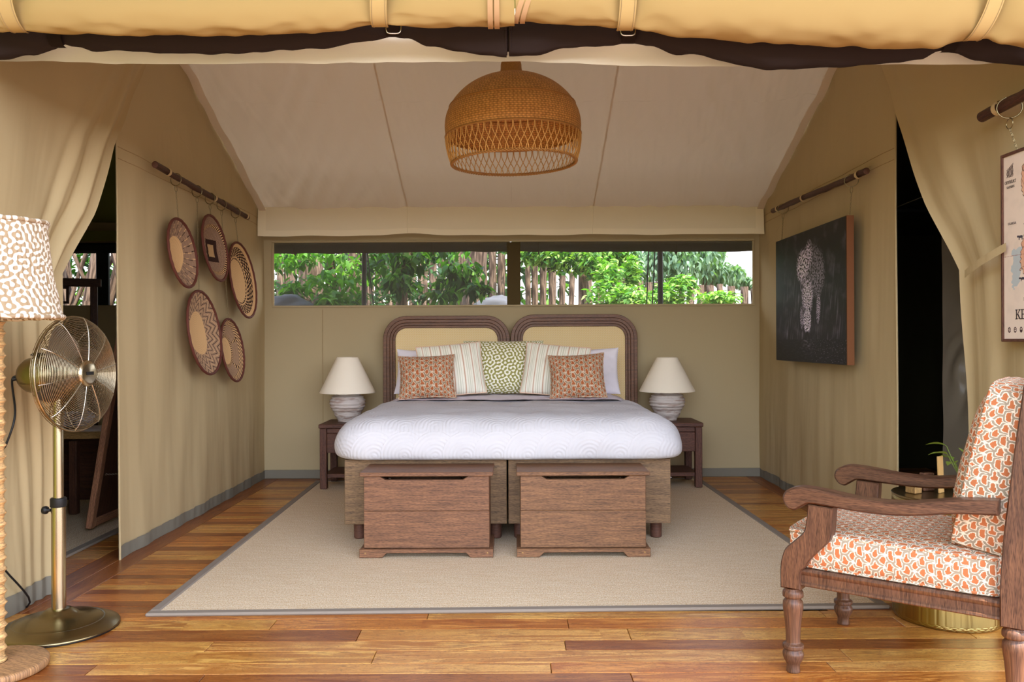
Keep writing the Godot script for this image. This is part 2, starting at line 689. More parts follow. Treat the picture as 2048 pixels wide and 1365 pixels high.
	var wicker := paint(512, 256, func(u, v):   # stakes down, weavers round
		var row: float = v * 32.0
		var alt := 1.0 if int(row) % 2 == 0 else -1.0
		var r: float = absf(fposmod(row, 1.0) - 0.5) * 2
		var s: float = sin(u * TAU * 16) * alt
		var shade: float = (1.0 - r * r) * (0.78 + 0.22 * s) - 0.30 * pow(absf(cos(u * TAU * 8)), 6.0)
		var tone: float = 0.12 * soft.get_noise_2d(floor(row) * 3.3, u * 9.0)
		return Color(0.52, 0.38, 0.22).lerp(Color(0.93, 0.76, 0.50), clampf(0.35 + 0.65 * shade + tone, 0.0, 1.0)))
	var wicker_height := paint(256, 256, func(u, v):
		var row: float = v * 32.0
		var alt := 1.0 if int(row) % 2 == 0 else -1.0
		var r: float = absf(fposmod(row, 1.0) - 0.5) * 2
		return grey((1.0 - r * r) * (0.6 + 0.4 * sin(u * TAU * 16) * alt)))
	m.wicker = relief(surface(rgb(250, 228, 200), 0.6, wicker, Vector2(7, 2.0)), wicker_height, 0.15)
	m.cane_strand = surface(rgb(208, 158, 88), 0.5)
	m.cane_rim = surface(rgb(168, 118, 60), 0.55)

	m.plaster = relief(surface(Color.WHITE, 0.85, paint(256, 256, func(u, v):
		var a: float = rough.get_noise_2d(u * 8.0, v * 16.0)
		var b: float = soft.get_noise_2d(u * 4.0 + 30, v * 5.0)
		return rgb(208, 199, 192).lerp(rgb(150, 120, 106), clampf(0.9 * a + 0.5 * b, 0.0, 0.6)))), paint(128, 128, func(u, v): return grey(0.5 + 0.5 * rough.get_noise_2d(u * 9, v * 18))), 0.4)
	m.lamp_linen = cloth(rgb(248, 238, 218))
	m.lamp_linen.backlight_enabled = true
	m.lamp_linen.backlight = Color(0.3, 0.28, 0.24)
	m.hammered = relief(metal(rgb(176, 156, 96), 0.3), paint(256, 256, func(u, v):
		var d: float = cells(u, v, 14, 9, 3)
		return grey(clampf(d * 2.2, 0.0, 1.0))), 0.08)
	m.hammered.uv1_scale = Vector3(3, 1.4, 1)

	m.bark = surface(Color.WHITE, 0.9, paint(256, 256, func(u, v):
		var a: float = rough.get_noise_2d(u * 3.0, v * 22.0)
		return rgb(150, 128, 110).lerp(rgb(60, 46, 38), clampf(0.45 + 1.1 * a, 0.0, 1.0))))
	m.earth = surface(rgb(96, 82, 62), 0.95)
	m.stone = surface(rgb(104, 106, 112), 0.9)
	m.pole_grey = surface(rgb(44, 40, 40), 0.6)
	m.leaf = cloth(Color.WHITE)
	m.leaf.vertex_color_use_as_albedo = true
	m.leaf.roughness = 0.45
	m.leaf.backlight_enabled = true
	m.leaf.backlight = Color(0.75, 0.9, 0.35)

# ---------------------------------------------------------------- floor
func board(parent: Node3D, x0: float, x1: float, z0: float, z1: float, across := false, y := 0.0, tone := -1) -> void:
	var gap := 0.0022
	var size := Vector3(x1 - x0 - gap, 0.022, z1 - z0 - gap)
	var mat: StandardMaterial3D = m.teak[rng.randi() % m.teak.size() if tone < 0 else tone]
	put("plank", Shape.new().box(size, Transform3D.IDENTITY, 0.0015, 2 if across else 0, some()), mat, parent, shift((x0 + x1) / 2, y - 0.011, (z0 + z1) / 2))

func make_floor() -> void:
	var f := structure("floor", Shape.new().box(Vector3(10.0, 0.06, 8.3), Transform3D.IDENTITY, 0.002), m.walnut_dark, "teak board floor of the tent and its deck", shift(0, -0.052, -3.35))
	var y := 0.052
	var o := Vector3(0, 0, 3.35)   # planks are placed in the floor's own space
	var row := func(x0: float, x1: float, z0: float, z1: float, long: float) -> void:
		var x := x0 - rng.randf() * long * 0.8
		while x < x1 - 0.02:
			var e := x + long * rng.randf_range(0.6, 1.15)
			if e > x1 - 0.15:
				e = x1
			if e > x0 + 0.05:
				board(f, maxf(x, x0), e, z0 + o.z, z1 + o.z, false, y)
			x = e
	# deck in front and the strip before the rug: rows seen in the photograph, then further rows towards the eye
	var z := -3.41
	for w in [0.085, 0.115, 0.125, 0.10, 0.115, 0.09, 0.12, 0.10, 0.115, 0.12, 0.1]:
		row.call(-2.9 if z < -2.2 else -2.2, 2.9 if z < -2.2 else 2.2, z, z + w, 1.5)
		z += w
	# between the border boards and the rug, right and left
	z = -3.41
	while z > BACK + 0.03:
		var w := rng.randf_range(0.055, 0.10)
		var z0 := maxf(z - w, BACK)
		board(f, -1.915, -1.3, z0 + o.z, z + o.z, false, y)
		board(f, 1.3, 1.915, z0 + o.z, z + o.z, false, y)
		z = z0
	z = -3.41
	while z > -7.1:
		var w := rng.randf_range(0.08, 0.12)
		board(f, -3.0, -2.15, z - w + o.z, z + o.z, false, y)
		board(f, 2.15, 3.6, z - w + o.z, z + o.z, false, y)
		z -= w
	for s in [-1, 1]:
		for x in [[1.915, 2.03], [2.03, 2.15]]:
			var zz := -3.41
			while zz > BACK:
				var l := rng.randf_range(1.3, 2.2)
				board(f, minf(s * x[0], s * x[1]), maxf(s * x[0], s * x[1]), maxf(zz - l, BACK) + o.z, zz + o.z, true, y, [2, 6, 10][rng.randi() % 3])
				zz -= l

# ---------------------------------------------------------------- the tent
func roof(z: float) -> float:   # underside of the lining
	return 2.19 + (z + 6.6) * 0.412

func make_tent() -> void:
	# side walls with soft upright folds
	for s in [-1, 1]:
		var free: float = EDGE_LEFT if s < 0 else EDGE_RIGHT
		var wall := func(a: float, b: float) -> Vector3:
			var z := lerpf(free, BACK - 0.05, a)
			var top := roof(z) + 0.03
			var y := b * top
			var loose := clampf(1.0 - y / 1.6, 0.0, 1.0)
			var x := 0.008 * soft.get_noise_2d(z * 3.0, y * 0.7 + s) + 0.003 * loose * soft.get_noise_2d(z * 7.0 + 40, y * 0.9 + z)
			x += 0.0014 * loose * soft.get_noise_2d(z * 19.0 + y * 4.0, y * 0.6 + 9)
			return Vector3(s * (SIDE + x), y, z)
		var w := structure("wall_left" if s < 0 else "wall_right", Shape.new().grid(wall, 110, 40, Vector2(2.5, 3), false, s > 0), m.canvas, "khaki canvas side wall of the bedroom")
		var skirt := func(a: float, b: float) -> Vector3:
			var p: Vector3 = wall.call(a, 0.0)
			return Vector3(p.x - s * (0.005 + 0.003 * sin(a * 200.0) * b), 0.001 + b * (0.068 + 0.006 * soft.get_noise_1d(a * 12)), p.z)
		put("skirt", Shape.new().grid(skirt, 110, 1, Vector2(2.5, 0.1), false, s > 0), m.skirt, w)
		for h in [2.075, 2.135]:   # stitched seams
			var line := []
			for k in 41:
				var p: Vector3 = wall.call(k / 40.0, h / (roof(lerpf(free, BACK, k / 40.0)) + 0.03))
				if p.y < h + 0.02 and roof(p.z) > h:
					line.append(Vector3(p.x - s * 0.001, p.y, p.z))
			put("seam", Shape.new().tube(line, 0.0016, 5), m.thread, w)
		var edge := []
		for k in 25:
			edge.append(wall.call(0.0, k / 24.0))
		put("edge_hem", Shape.new().tube(edge, 0.006, 6), m.canvas, w)

	# back wall round the long window
	var w0 := P(549, 612, -BACK)
	var w1 := P(1504, 482, -BACK)
	var back := Shape.new()
	var panel := func(x0: float, x1: float, y0: float, y1: float, na: int, nb: int) -> void:
		back.grid(func(a, b):
			var x := lerpf(x0, x1, a)
			var y := lerpf(y0, y1, b)
			var dip := minf(minf(x - x0, x1 - x), minf(y - y0, y1 - y))
			return Vector3(x, y, BACK + 0.006 * soft.get_noise_2d(x * 5.0, y * 0.8) * clampf(dip * 10, 0.0, 1.0)), na, nb, Vector2(x1 - x0, y1 - y0))
	panel.call(-SIDE - 0.02, SIDE + 0.02, 0.0, w0.y, 60, 20)
	panel.call(-SIDE - 0.02, SIDE + 0.02, w1.y, 2.45, 40, 6)
	panel.call(-SIDE - 0.02, w0.x, w0.y, w1.y, 6, 6)
	panel.call(w1.x, SIDE + 0.02, w0.y, w1.y, 6, 6)
	var wb := structure("wall_back", back, m.canvas_back, "khaki canvas wall behind the bed")
	for px in [645.0, 1525.0]:
		var a := P(px, 620, -BACK - 0.006)
		put("seam", Shape.new().tube([Vector3(a.x, 0.07, BACK + 0.006), Vector3(a.x, a.y, BACK + 0.006)], 0.0018, 5), m.thread, wb)
	structure("baseboard_back", Shape.new().box(Vector3(2 * SIDE, 0.07, 0.012), Transform3D.IDENTITY, 0.002), m.skirt, "grey strip along the foot of the back wall", shift(0, 0.036, BACK + 0.012))

	# window: flange, two netting panes, blinds rolled above
	var win := Node3D.new()
	win.name = "window_1"
	add_child(win)
	tag(win, "long netting window above the bed with two rolled blinds", "", "", "structure")
	var mid0 := P(1014, 560, -BACK).x
	var mid1 := P(1041, 560, -BACK).x
	var t := 0.016
	var bars := Shape.new()
	for q in [[w0.x - t, w1.x + t, w0.y - t, w0.y], [w0.x - t, w1.x + t, w1.y, w1.y + t], [w0.x - t, w0.x, w0.y, w1.y], [w1.x, w1.x + t, w0.y, w1.y]]:
		bars.box(Vector3(q[1] - q[0], q[3] - q[2], 0.012), shift((q[0] + q[1]) / 2, (q[2] + q[3]) / 2, BACK + 0.008), 0.003)
	put("flange", bars, m.canvas_back, win)
	put("centre_flap", Shape.new().box(Vector3(mid1 - mid0, w1.y - w0.y, 0.02), shift((mid0 + mid1) / 2, (w0.y + w1.y) / 2, BACK - 0.012), 0.003), m.blind, win)
	for q in [[w0.x, mid0], [mid1, w1.x]]:
		put("netting_pane", Shape.new().box(Vector3(q[1] - q[0], w1.y - w0.y, 0.002), shift((q[0] + q[1]) / 2, (w0.y + w1.y) / 2, BACK - 0.006), 0.0), m.netting, win)
		var bend := func(a: float, b: float) -> Vector3:
			var x := lerpf(q[0] - 0.02, q[1] + 0.02, b)
			var r := 0.05 + 0.006 * soft.get_noise_2d(x * 4.0, 2.0) + 0.004 * sin(a * TAU * 3 + x * 2)
			return Vector3(x, w1.y - 0.026 + r * sin(-a * TAU), BACK - 0.075 + r * cos(-a * TAU))
		var blind := put("rolled_blind", Shape.new().grid(bend, 20, 40, Vector2(0.3, 1.9), true, true), m.blind, win)
		for f in [0.08, 0.68]:
			var x := lerpf(q[0], q[1], f)
			var ring := []
			for k in 16:
				ring.append(Vector3(x, w1.y - 0.036 + 0.056 * sin(TAU * k / 16), BACK - 0.075 + 0.056 * cos(TAU * k / 16)))
			put("tie", Shape.new().tube(ring, 0.006, 6, true), m.blind, blind)

	# sloping lining
	var wide := 2.02
	var lining := func(a: float, b: float) -> Vector3:
		var x := lerpf(-wide, wide, a)
		var z := lerpf(-6.66, -4.0, b)
		var near := 1.0 - absf(x) / wide
		var y := roof(z) - 0.035 * sin(PI * clampf((z + 6.6) / 2.6, 0, 1)) * clampf(near * 5, 0, 1)
		for c in [-0.84, 0.65]:
			var d: float = absf(x - c)
			y += 0.010 * exp(-d * d * 900.0)
			y += 0.005 * exp(-d * d * 40.0) * soft.get_noise_2d(x * 3 + z * 9, z * 12 + x * 10)
		var out := signf(x) * x
		y += 0.022 * clampf(1.5 - near * 2.2, 0.2, 1.0) * soft.get_noise_2d((out + z * 0.55) * 5.5, (z - out * 0.5) * 0.9 + signf(x) * 4)
		y += 0.006 * noise.get_noise_2d(x * 6 + z * 3, z * 3) + 0.004 * (1.0 - absf(noise.get_noise_2d(out_of(x) * 4 + z * 5, z * 2 - out_of(x)))) 
		return Vector3(x, y, z)
	var ceil_ := structure("ceiling", Shape.new().grid(lining, 150, 90, Vector2(4, 2.9), false, true), m.ceiling, "pale lining of the sloping tent roof")
	for s in [-1, 1]:
		put("edge_band", Shape.new().grid(func(a, b):
			var z := lerpf(-6.62, -4.0, b)
			var p: Vector3 = lining.call(1.0 if s > 0 else 0.0, (z + 6.66) / 2.66)
			return Vector3(s * (wide - 0.002 - 0.055 * a), p.y - 0.022 - 0.002 * soft.get_noise_2d(z * 14, a), z), 2, 60, Vector2(0.05, 3), false, s < 0), m.ceiling_band, ceil_)
	for c in [-0.84, 0.65]:
		put("seam", Shape.new().grid(func(a, b): return lining.call((c + 0.014 * a + wide) / (2 * wide), b) + Vector3(0, -0.004, 0), 2, 60, Vector2(0.02, 2.9), false, true), m.ceiling_band, ceil_)
	# the other side of the ridge, down to the head of the opening
	put("front_slope", Shape.new().grid(func(a, b): return Vector3(lerpf(-2.06, 2.06, a), lerpf(3.262, 2.90, b), lerpf(-4.0, FRONT - 0.02, b)), 8, 8, Vector2(4, 1), false, true), m.ceiling, ceil_)

	# valance hanging from the low edge of the lining
	var drop := func(a: float, b: float) -> Vector3:
		var x := lerpf(-2.025, 2.015, a)
		var low := 1.965 + 0.006 * soft.get_noise_1d(x * 2.0) + 0.014 * exp(-pow((x + 0.83) * 6, 2)) + 0.006 * exp(-pow((x - 0.65) * 6, 2))
		return Vector3(x, lerpf(2.2, low, b), -6.6 + 0.02 * b + 0.012 * b * soft.get_noise_2d(x * 4, b))
	var val := structure("trim_1", Shape.new().grid(drop, 90, 10, Vector2(4, 0.25), false, true), m.valance, "cream valance hanging above the long window")
	put("hem", Shape.new().grid(func(a, b): return drop.call(a, 0.80 + 0.2 * b) + Vector3(0, 0, 0.003), 90, 2, Vector2(4, 0.05), false, true), m.hem, val)
	for e in [[0.0, 0.016], [0.984, 1.0]]:
		put("edge_band", Shape.new().grid(func(a, b): return drop.call(lerpf(e[0], e[1], a), b * 0.82) + Vector3(0, 0, 0.004), 2, 8, Vector2(0.05, 0.2), false, true), m.hem, val)
	for x in [-0.83, 0.65]:
		put("seam", Shape.new().tube([drop.call((x + 2.025) / 4.04, 0.0) + Vector3(0, 0, 0.002), drop.call((x + 2.025) / 4.04, 1.0) + Vector3(0, 0, 0.002)], 0.003, 5), m.hem, val)

	# front walls of khaki canvas that end in tied back door flaps: one sheet on each side
	var front_sheet := func(s: int, tie: Vector3, apex: float, y0: float, y1: float, inward: float) -> Shape:
		return Shape.new().grid(func(a, b):
			var y := lerpf(y0, y1, b)
			var z_edge := tie.z
			if y > tie.y:   # the free edge runs from the top of the doorway down to the tie
				z_edge = along_line([[1.43, tie.z], [1.74, -3.94], [2.10, -4.11], [2.60, -4.46], [3.0, apex]] if s < 0 else [[1.43, tie.z], [1.757, -3.95], [2.196, -4.19], [2.60, -4.42], [3.0, apex]], y)
			else:
				z_edge = tie.z + (0.05 if s > 0 else -0.02) * sin(clampf((tie.y - y) / tie.y, 0, 1) * PI * 0.5)
			var z := lerpf(FRONT + 0.06, z_edge, a)
			var near_tie = exp(-pow((y - tie.y) * 1.3, 2)) * a
			var e := absf(z - z_edge)   # pleats run along the free edge
			var reach := 0.34 if s < 0 else 0.42
			var fold := (0.026 if s < 0 else 0.013) * pow(clampf(1.0 - e / reach, 0, 1), 0.7) * clampf((3.0 - y) * 1.2, 0, 1)
			var step := (0.115 if s < 0 else 0.24) * (1.0 + 0.25 * (y - tie.y))
			var ph := e / step * TAU
			fold *= -sin(ph) - 0.3 * sin(2.0 * ph)
			if y < tie.y:
				fold *= 0.3 + 0.7 * y / tie.y
			fold += 0.010 * soft.get_noise_2d(z * 4, y)
			return Vector3(s * (SIDE + 0.03 - fold - 0.02 * near_tie - 0.075 * smoothstep(-3.6, -4.15, z) - inward), y, z), 90, 70 if y0 > 1.0 else 2, Vector2(1.2, y0), false, s < 0)
	var tl := on_side(121, 552, -2.035)
	var fl := structure("wall_front_left", front_sheet.call(-1, tl, -4.80, 2.95, 0.0, 0.0), m.canvas, "khaki canvas beside the left doorway, gathered back in folds")
	put("skirt", front_sheet.call(-1, tl, -4.80, 0.085, 0.001, 0.004), m.skirt, fl)
	var tr := on_side(1923, 546, 2.035)
	var fr := structure("wall_front_right", front_sheet.call(1, tr, -4.80, 2.95, 0.0, 0.0), m.canvas, "khaki canvas beside the right doorway, gathered back by a strap")
	put("skirt", front_sheet.call(1, tr, -4.80, 0.085, 0.001, 0.004), m.skirt, fr)
	var b0 := on_side(1929, 549, 1.975)
	var b1 := on_side(2012, 494, 1.975)
	var up := Vector3(0, 0.017, 0)
	put("tie_strap", Shape.new().grid(func(a, b):
		var p = b0.lerp(b1, a) + up * (b - 0.5) * 2
		return p - Vector3(0.012 * sin(a * PI), 0, 0), 16, 3, Vector2(0.5, 0.05), false, true), m.canvas, fr)

	# wall over the opening, and what closes the corners
	var over := structure("wall_front_head", Shape.new().box(Vector3(4.3, 0.72, 0.02), Transform3D.IDENTITY, 0.004), m.green_canvas, "green canvas over the open front", shift(0, 2.70, FRONT - 0.04))
	put("canvas_strip", Shape.new().grid(func(a, b):
		var x := lerpf(-2.15, 2.15, a)
		var low := P(1024, along([[-2.1, 118.0], [-1.3, 127.0], [0.0, 125.0], [0.65, 136.0], [2.1, 133.0]], x), 3.2).y + 0.003 * soft.get_noise_1d(x * 5)
		return Vector3(x, lerpf(2.42, low, b) , FRONT - 0.022 + 0.03 * b + 0.006 * b * soft.get_noise_2d(x * 6, b)) - Vector3(0, 2.70, FRONT - 0.04), 90, 8, Vector2(4, 0.3), false, true), m.header, over)

	# canvas that closes the left end of the deck
	structure("wall_deck_left", Shape.new().grid(func(a, b):
		var z := lerpf(FRONT, 2.4, a)
		return Vector3(-2.75 + 0.02 * soft.get_noise_2d(z * 3, b), lerpf(-0.02, 3.0, b), z), 30, 12, Vector2(5.5, 3.0)), m.green_canvas, "green canvas side wall at the left end of the deck")
	# outer roof
	structure("roof", Shape.new().grid(func(a, b):
		var z := lerpf(-8.0, -1.3, b)
		return Vector3(lerpf(-5.2, 5.2, a), 3.68 - 0.24 * absf(z + 3.88) + 0.01 * soft.get_noise_2d(a * 12, z), z), 40, 40, Vector2(10, 8), false, true), m.fly, "outer canvas roof of the tent")

# ---------------------------------------------------------------- rooms beyond the doorways
func panel_wall(called: String, a: Vector3, b: Vector3, y0: float, y1: float, mat: Material, label: String, wobble := 0.01) -> MeshInstance3D:
	var out := (b - a).cross(Vector3.UP).normalized()
	return structure(called, Shape.new().grid(func(u, v):
		var p := a.lerp(b, u)
		var l = a.distance_to(b) * u
		return Vector3(p.x, lerpf(y0 - 0.08, y1, v), p.z) + out * wobble * soft.get_noise_2d(l * 4.0, v * 1.5), 40, 16, Vector2(a.distance_to(b), y1 - y0)), mat, label)

func make_side_rooms() -> void:
	# left: washroom with a window in line with the long one
	panel_wall("wall_washroom_side", Vector3(-4.6, 0, BACK), Vector3(-4.6, 0, FRONT), 0.0, 3.0, m.green_canvas, "outer canvas wall of the room beyond the left doorway")
	panel_wall("wall_washroom_front", Vector3(-4.6, 0, FRONT), Vector3(-2.05, 0, FRONT), 0.0, 3.3, m.canvas, "front canvas wall of the room beyond the left doorway")
	structure("ceiling_washroom", Shape.new().grid(func(a, b): return Vector3(lerpf(-4.65, -2.06, a), lerpf(2.08, 3.2, b) + 0.01 * soft.get_noise_2d(a * 6, b * 6), lerpf(BACK - 0.05, -3.9, b)), 20, 20, Vector2(2.6, 3), false, true), m.green_canvas, "green canvas roof of the room beyond the left doorway")
	structure("ceiling_washroom_front", Shape.new().box(Vector3(2.6, 0.02, 0.8), Transform3D.IDENTITY, 0.002), m.green_canvas, "front part of the roof beyond the left doorway", shift(-3.35, 3.2, -3.55))
	var y0 := P(200, 611, -BACK).y
	var y1 := P(200, 487, -BACK).y
	var xa := P(218, 560, -BACK).x
	var xb := P(198, 560, -BACK).x
	var s := Shape.new()
	for q in [[-4.6, -2.05, 0.0, y0], [-4.6, -2.05, y1 - 0.0, 2.15]]:
		s.box(Vector3(q[1] - q[0], q[3] - q[2], 0.02), shift((q[0] + q[1]) / 2, (q[2] + q[3]) / 2, BACK), 0.002)
	s.box(Vector3(0.4, y1 - y0, 0.02), shift(-4.4, (y0 + y1) / 2, BACK), 0.002)
	structure("wall_washroom_back", s, m.canvas_back, "canvas wall below the washroom window")
	structure("trim_2", Shape.new().box(Vector3(2.5, 0.085, 0.012), Transform3D.IDENTITY, 0.002), m.green_canvas, "olive valance above the washroom window", shift(-3.3, P(200, 475, -BACK + 0.03).y, BACK + 0.06))
	var win := Node3D.new()
	win.name = "window_2"
	add_child(win)
	tag(win, "dark framed netting window beyond the left doorway", "", "", "structure")
	put("rolled_blind", Shape.new().box(Vector3(2.2, 0.085, 0.05), Transform3D.IDENTITY, 0.02), m.black, win, shift(-3.2, y1 - 0.042, BACK + 0.02))
	put("centre_flap", Shape.new().box(Vector3(xa - xb + 0.02, y1 - y0, 0.03), Transform3D.IDENTITY, 0.003), m.black, win, shift((xa + xb) / 2, (y0 + y1) / 2, BACK + 0.016))
	put("netting_pane", Shape.new().box(Vector3(2.2, y1 - y0, 0.002), Transform3D.IDENTITY, 0.0), m.netting, win, shift(-3.2, (y0 + y1) / 2, BACK - 0.004))

	# matting with a grey edge, inside the left doorway
	var mat := thing("woven_matting", "dark woven matting with grey edge beyond the left doorway", "rug", Vector3(-3.2, 0, -5.4))
	put("mat", Shape.new().box(Vector3(1.70, 0.010, 2.7), Transform3D.IDENTITY, 0.003), m.sisal, mat, shift(-0.02, 0.006, 0))
	put("edging", Shape.new().box(Vector3(0.05, 0.014, 2.7), Transform3D.IDENTITY, 0.004), m.rug_edge, mat, shift(0.86, 0.008, 0))
	put("edging", Shape.new().box(Vector3(1.7, 0.014, 0.05), Transform3D.IDENTITY, 0.004), m.rug_edge, mat, shift(-0.02, 0.008, 1.36))

	# standing mirror seen from behind, leaning towards the bedroom wall
	var low := P(180, 1064, 4.86)
	var top := P(240, 690, 4.86)
	var lean := atan2(top.x - low.x, top.y - low.y)
	var mir := thing("standing_mirror", "dark wooden standing mirror seen from behind with a chain", "mirror", Vector3(low.x, 0.028, low.z))
	mir.rotation.z = -lean
	put("frame_side", Shape.new().box(Vector3(0.035, 1.35, 0.05), Transform3D.IDENTITY, 0.004), m.mirror_wood, mir, shift(0, 0.675, 0))
	put("frame_side", Shape.new().box(Vector3(0.035, 1.35, 0.05), Transform3D.IDENTITY, 0.004), m.mirror_wood, mir, shift(0, 0.675, -0.55))
	put("frame_rail", Shape.new().box(Vector3(0.035, 0.05, 0.5), Transform3D.IDENTITY, 0.004), m.mirror_wood, mir, shift(0, 0.03, -0.275))
	put("frame_rail", Shape.new().box(Vector3(0.035, 0.05, 0.5), Transform3D.IDENTITY, 0.004), m.mirror_wood, mir, shift(0, 1.32, -0.275))
	put("back_board", Shape.new().box(Vector3(0.008, 1.26, 0.5), Transform3D.IDENTITY, 0.001), m.dark_frame, mir, shift(0.004, 0.675, -0.275))
	var links := Shape.new()
	for k in 16:
		var c := Vector3(0.030 + 0.001 * k, 0.32 - 0.018 * sin(PI * k / 20.0), -0.03 - 0.018 * k)
		var ring := []
		for j in 8:
			var w := TAU * j / 8
			ring.append(c + Vector3(0.0, 0.0, 0.012 * cos(w)) + (Vector3(0, 0.006, 0) if k % 2 == 0 else Vector3(0.006, 0, 0)) * sin(w))
		links.tube(ring, 0.0018, 5, true)
	tag(put("chain", links, m.steel, mir), "steel chain", "", "", "stuff")

	# tall dark frame, with a small square one inside it, before the window
	var rack := thing("clothes_stand", "dark wooden stand with an upright post before the washroom window", "stand", Vector3(P(188, 600, 6.2).x, 0.012, -6.2), 24.0)
	var h: float = P(188, 572, 6.2).y
	put("post", Shape.new().box(Vector3(0.05, h, 0.05), Transform3D.IDENTITY, 0.004), m.dark_frame, rack, shift(0, h / 2, 0))
	put("post", Shape.new().box(Vector3(0.05, h, 0.05), Transform3D.IDENTITY, 0.004), m.dark_frame, rack, shift(-0.62, h / 2, 0))
	put("top_rail", Shape.new().box(Vector3(0.7, 0.06, 0.05), Transform3D.IDENTITY, 0.004), m.dark_frame, rack, shift(-0.30, h + 0.01, 0))
	var small := Shape.new()
	for q in [[0.13, 0.02, 0, 0.055], [0.13, 0.02, 0, -0.055], [0.02, 0.13, 0.055, 0], [0.02, 0.13, -0.055, 0]]:
		small.box(Vector3(q[0], q[1], 0.02), shift(-0.23 + q[2], h - 0.085 + q[3], 0.0), 0.002)
	put("square_bracket", small, m.dark_frame, rack)
	put("stretcher", Shape.new().box(Vector3(0.6, 0.04, 0.03), Transform3D.IDENTITY, 0.004), m.dark_frame, rack, shift(-0.31, 0.3, 0))

	# low bench with a light seat board, folded towel on it
	var bench := thing("wooden_bench", "low wooden bench with a light seat board inside the left doorway", "bench", Vector3(P(165, 900, 5.5).x, 0.012, -5.5))
	var top_y: float = P(170, 862, 5.35).y
	put("seat_board", Shape.new().box(Vector3(0.62, 0.05, 0.40), Transform3D.IDENTITY, 0.006), m.pine, bench, shift(0, top_y - 0.037, 0))
	for q in [[-0.25, 0.16], [0.03, 0.16], [-0.25, -0.16], [0.25, -0.16]]:
		put("leg", Shape.new().box(Vector3(0.05, top_y - 0.075, 0.05), Transform3D.IDENTITY, 0.005), m.dark_frame, bench, shift(q[0], (top_y - 0.075) / 2, q[1]))
	put("back_panel", Shape.new().box(Vector3(0.56, top_y - 0.12, 0.015), Transform3D.IDENTITY, 0.003), m.dark_frame, bench, shift(0, (top_y - 0.06) / 2, -0.17))
	var towel := put("folded_towel", Shape.new().grid(func(a, b):
		var w = a * TAU
		var r := 0.5 + 0.5 * pow(absf(cos(w)), 0.4)
		return Vector3(-0.14 + lerpf(-0.13, 0.13, b), top_y + 0.045 + 0.045 * signf(sin(w)) * pow(absf(sin(w)), 0.7), 0.19 * signf(cos(w)) * pow(absf(cos(w)), 0.5) + 0.004 * soft.get_noise_2d(b * 6, a * 8)), 28, 12, Vector2(0.5, 0.3), true), m.white, null, shift(bench.position.x, 0.016, bench.position.z))
	tag(towel, "folded white towel on the bench inside the left doorway", "towel")

	# right: dark dressing room
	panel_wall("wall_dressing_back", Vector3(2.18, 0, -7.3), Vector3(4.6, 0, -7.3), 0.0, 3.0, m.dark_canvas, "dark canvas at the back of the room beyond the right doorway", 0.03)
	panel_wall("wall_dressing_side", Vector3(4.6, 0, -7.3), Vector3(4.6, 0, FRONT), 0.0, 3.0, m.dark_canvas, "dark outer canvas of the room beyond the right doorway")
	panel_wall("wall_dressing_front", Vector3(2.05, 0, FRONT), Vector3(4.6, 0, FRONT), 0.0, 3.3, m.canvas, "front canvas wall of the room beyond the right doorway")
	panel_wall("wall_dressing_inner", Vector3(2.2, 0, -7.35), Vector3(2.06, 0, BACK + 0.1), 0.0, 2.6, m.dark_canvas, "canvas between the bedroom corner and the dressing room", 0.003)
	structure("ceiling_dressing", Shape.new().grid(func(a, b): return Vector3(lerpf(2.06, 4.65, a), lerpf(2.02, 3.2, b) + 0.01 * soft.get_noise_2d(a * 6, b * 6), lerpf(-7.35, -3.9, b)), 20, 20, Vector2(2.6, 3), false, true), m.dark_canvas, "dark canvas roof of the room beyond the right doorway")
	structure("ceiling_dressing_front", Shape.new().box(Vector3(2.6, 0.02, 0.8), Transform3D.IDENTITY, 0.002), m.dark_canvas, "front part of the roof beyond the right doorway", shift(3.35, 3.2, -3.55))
	var sheet := put("vinyl_curtain", Shape.new().grid(func(a, b):
		var x := lerpf(0.0, 0.75, a)
		var y := lerpf(0.12, 2.0, b)
		var crease := 0.03 * smoothstep(0.0, 0.12, x) * sin((x * 1.6 - y) * 22.0 + 3.0 * soft.get_noise_2d(x * 3, y * 3)) * exp(-pow((y - 0.95) * 3.2, 2)) * exp(-x * 2.0)
		return Vector3(x, y, crease + 0.012 * soft.get_noise_2d(x * 4, y * 2)), 40, 60, Vector2(1, 2)), m.vinyl, null, shift(P(1885, 700, 5.8).x, 0, -5.8))
	tag(sheet, "grey plastic curtain with shiny creases beyond the right doorway", "curtain")
	var bar := put("roof_pole", Shape.new().tube([P(1796, 414, 5.6), P(1866, 386, 5.2)], 0.006, 8), m.steel)
	tag(bar, "thin pale pole under the dark roof beyond the right doorway", "pole")
	var beam := put("roof_beam", Shape.new().tube([P(1790, 424, 6.4), P(2000, 424, 6.4)], 0.035, 10), m.black)
	tag(beam, "thick black pole across the top of the dark dressing room", "pole")

# ---------------------------------------------------------------- outside
func leaf_mesh(l: float, w: float, bend: float) -> ArrayMesh:
	return Shape.new().grid(func(a, b):
		var x: float = (a - 0.5) * w * sin(PI * clampf(pow(b, 0.8), 0.02, 0.99))
		return Vector3(x, -bend * b * b + 0.3 * absf(x), b * l), 2, 5, Vector2.ONE, false, true).done()

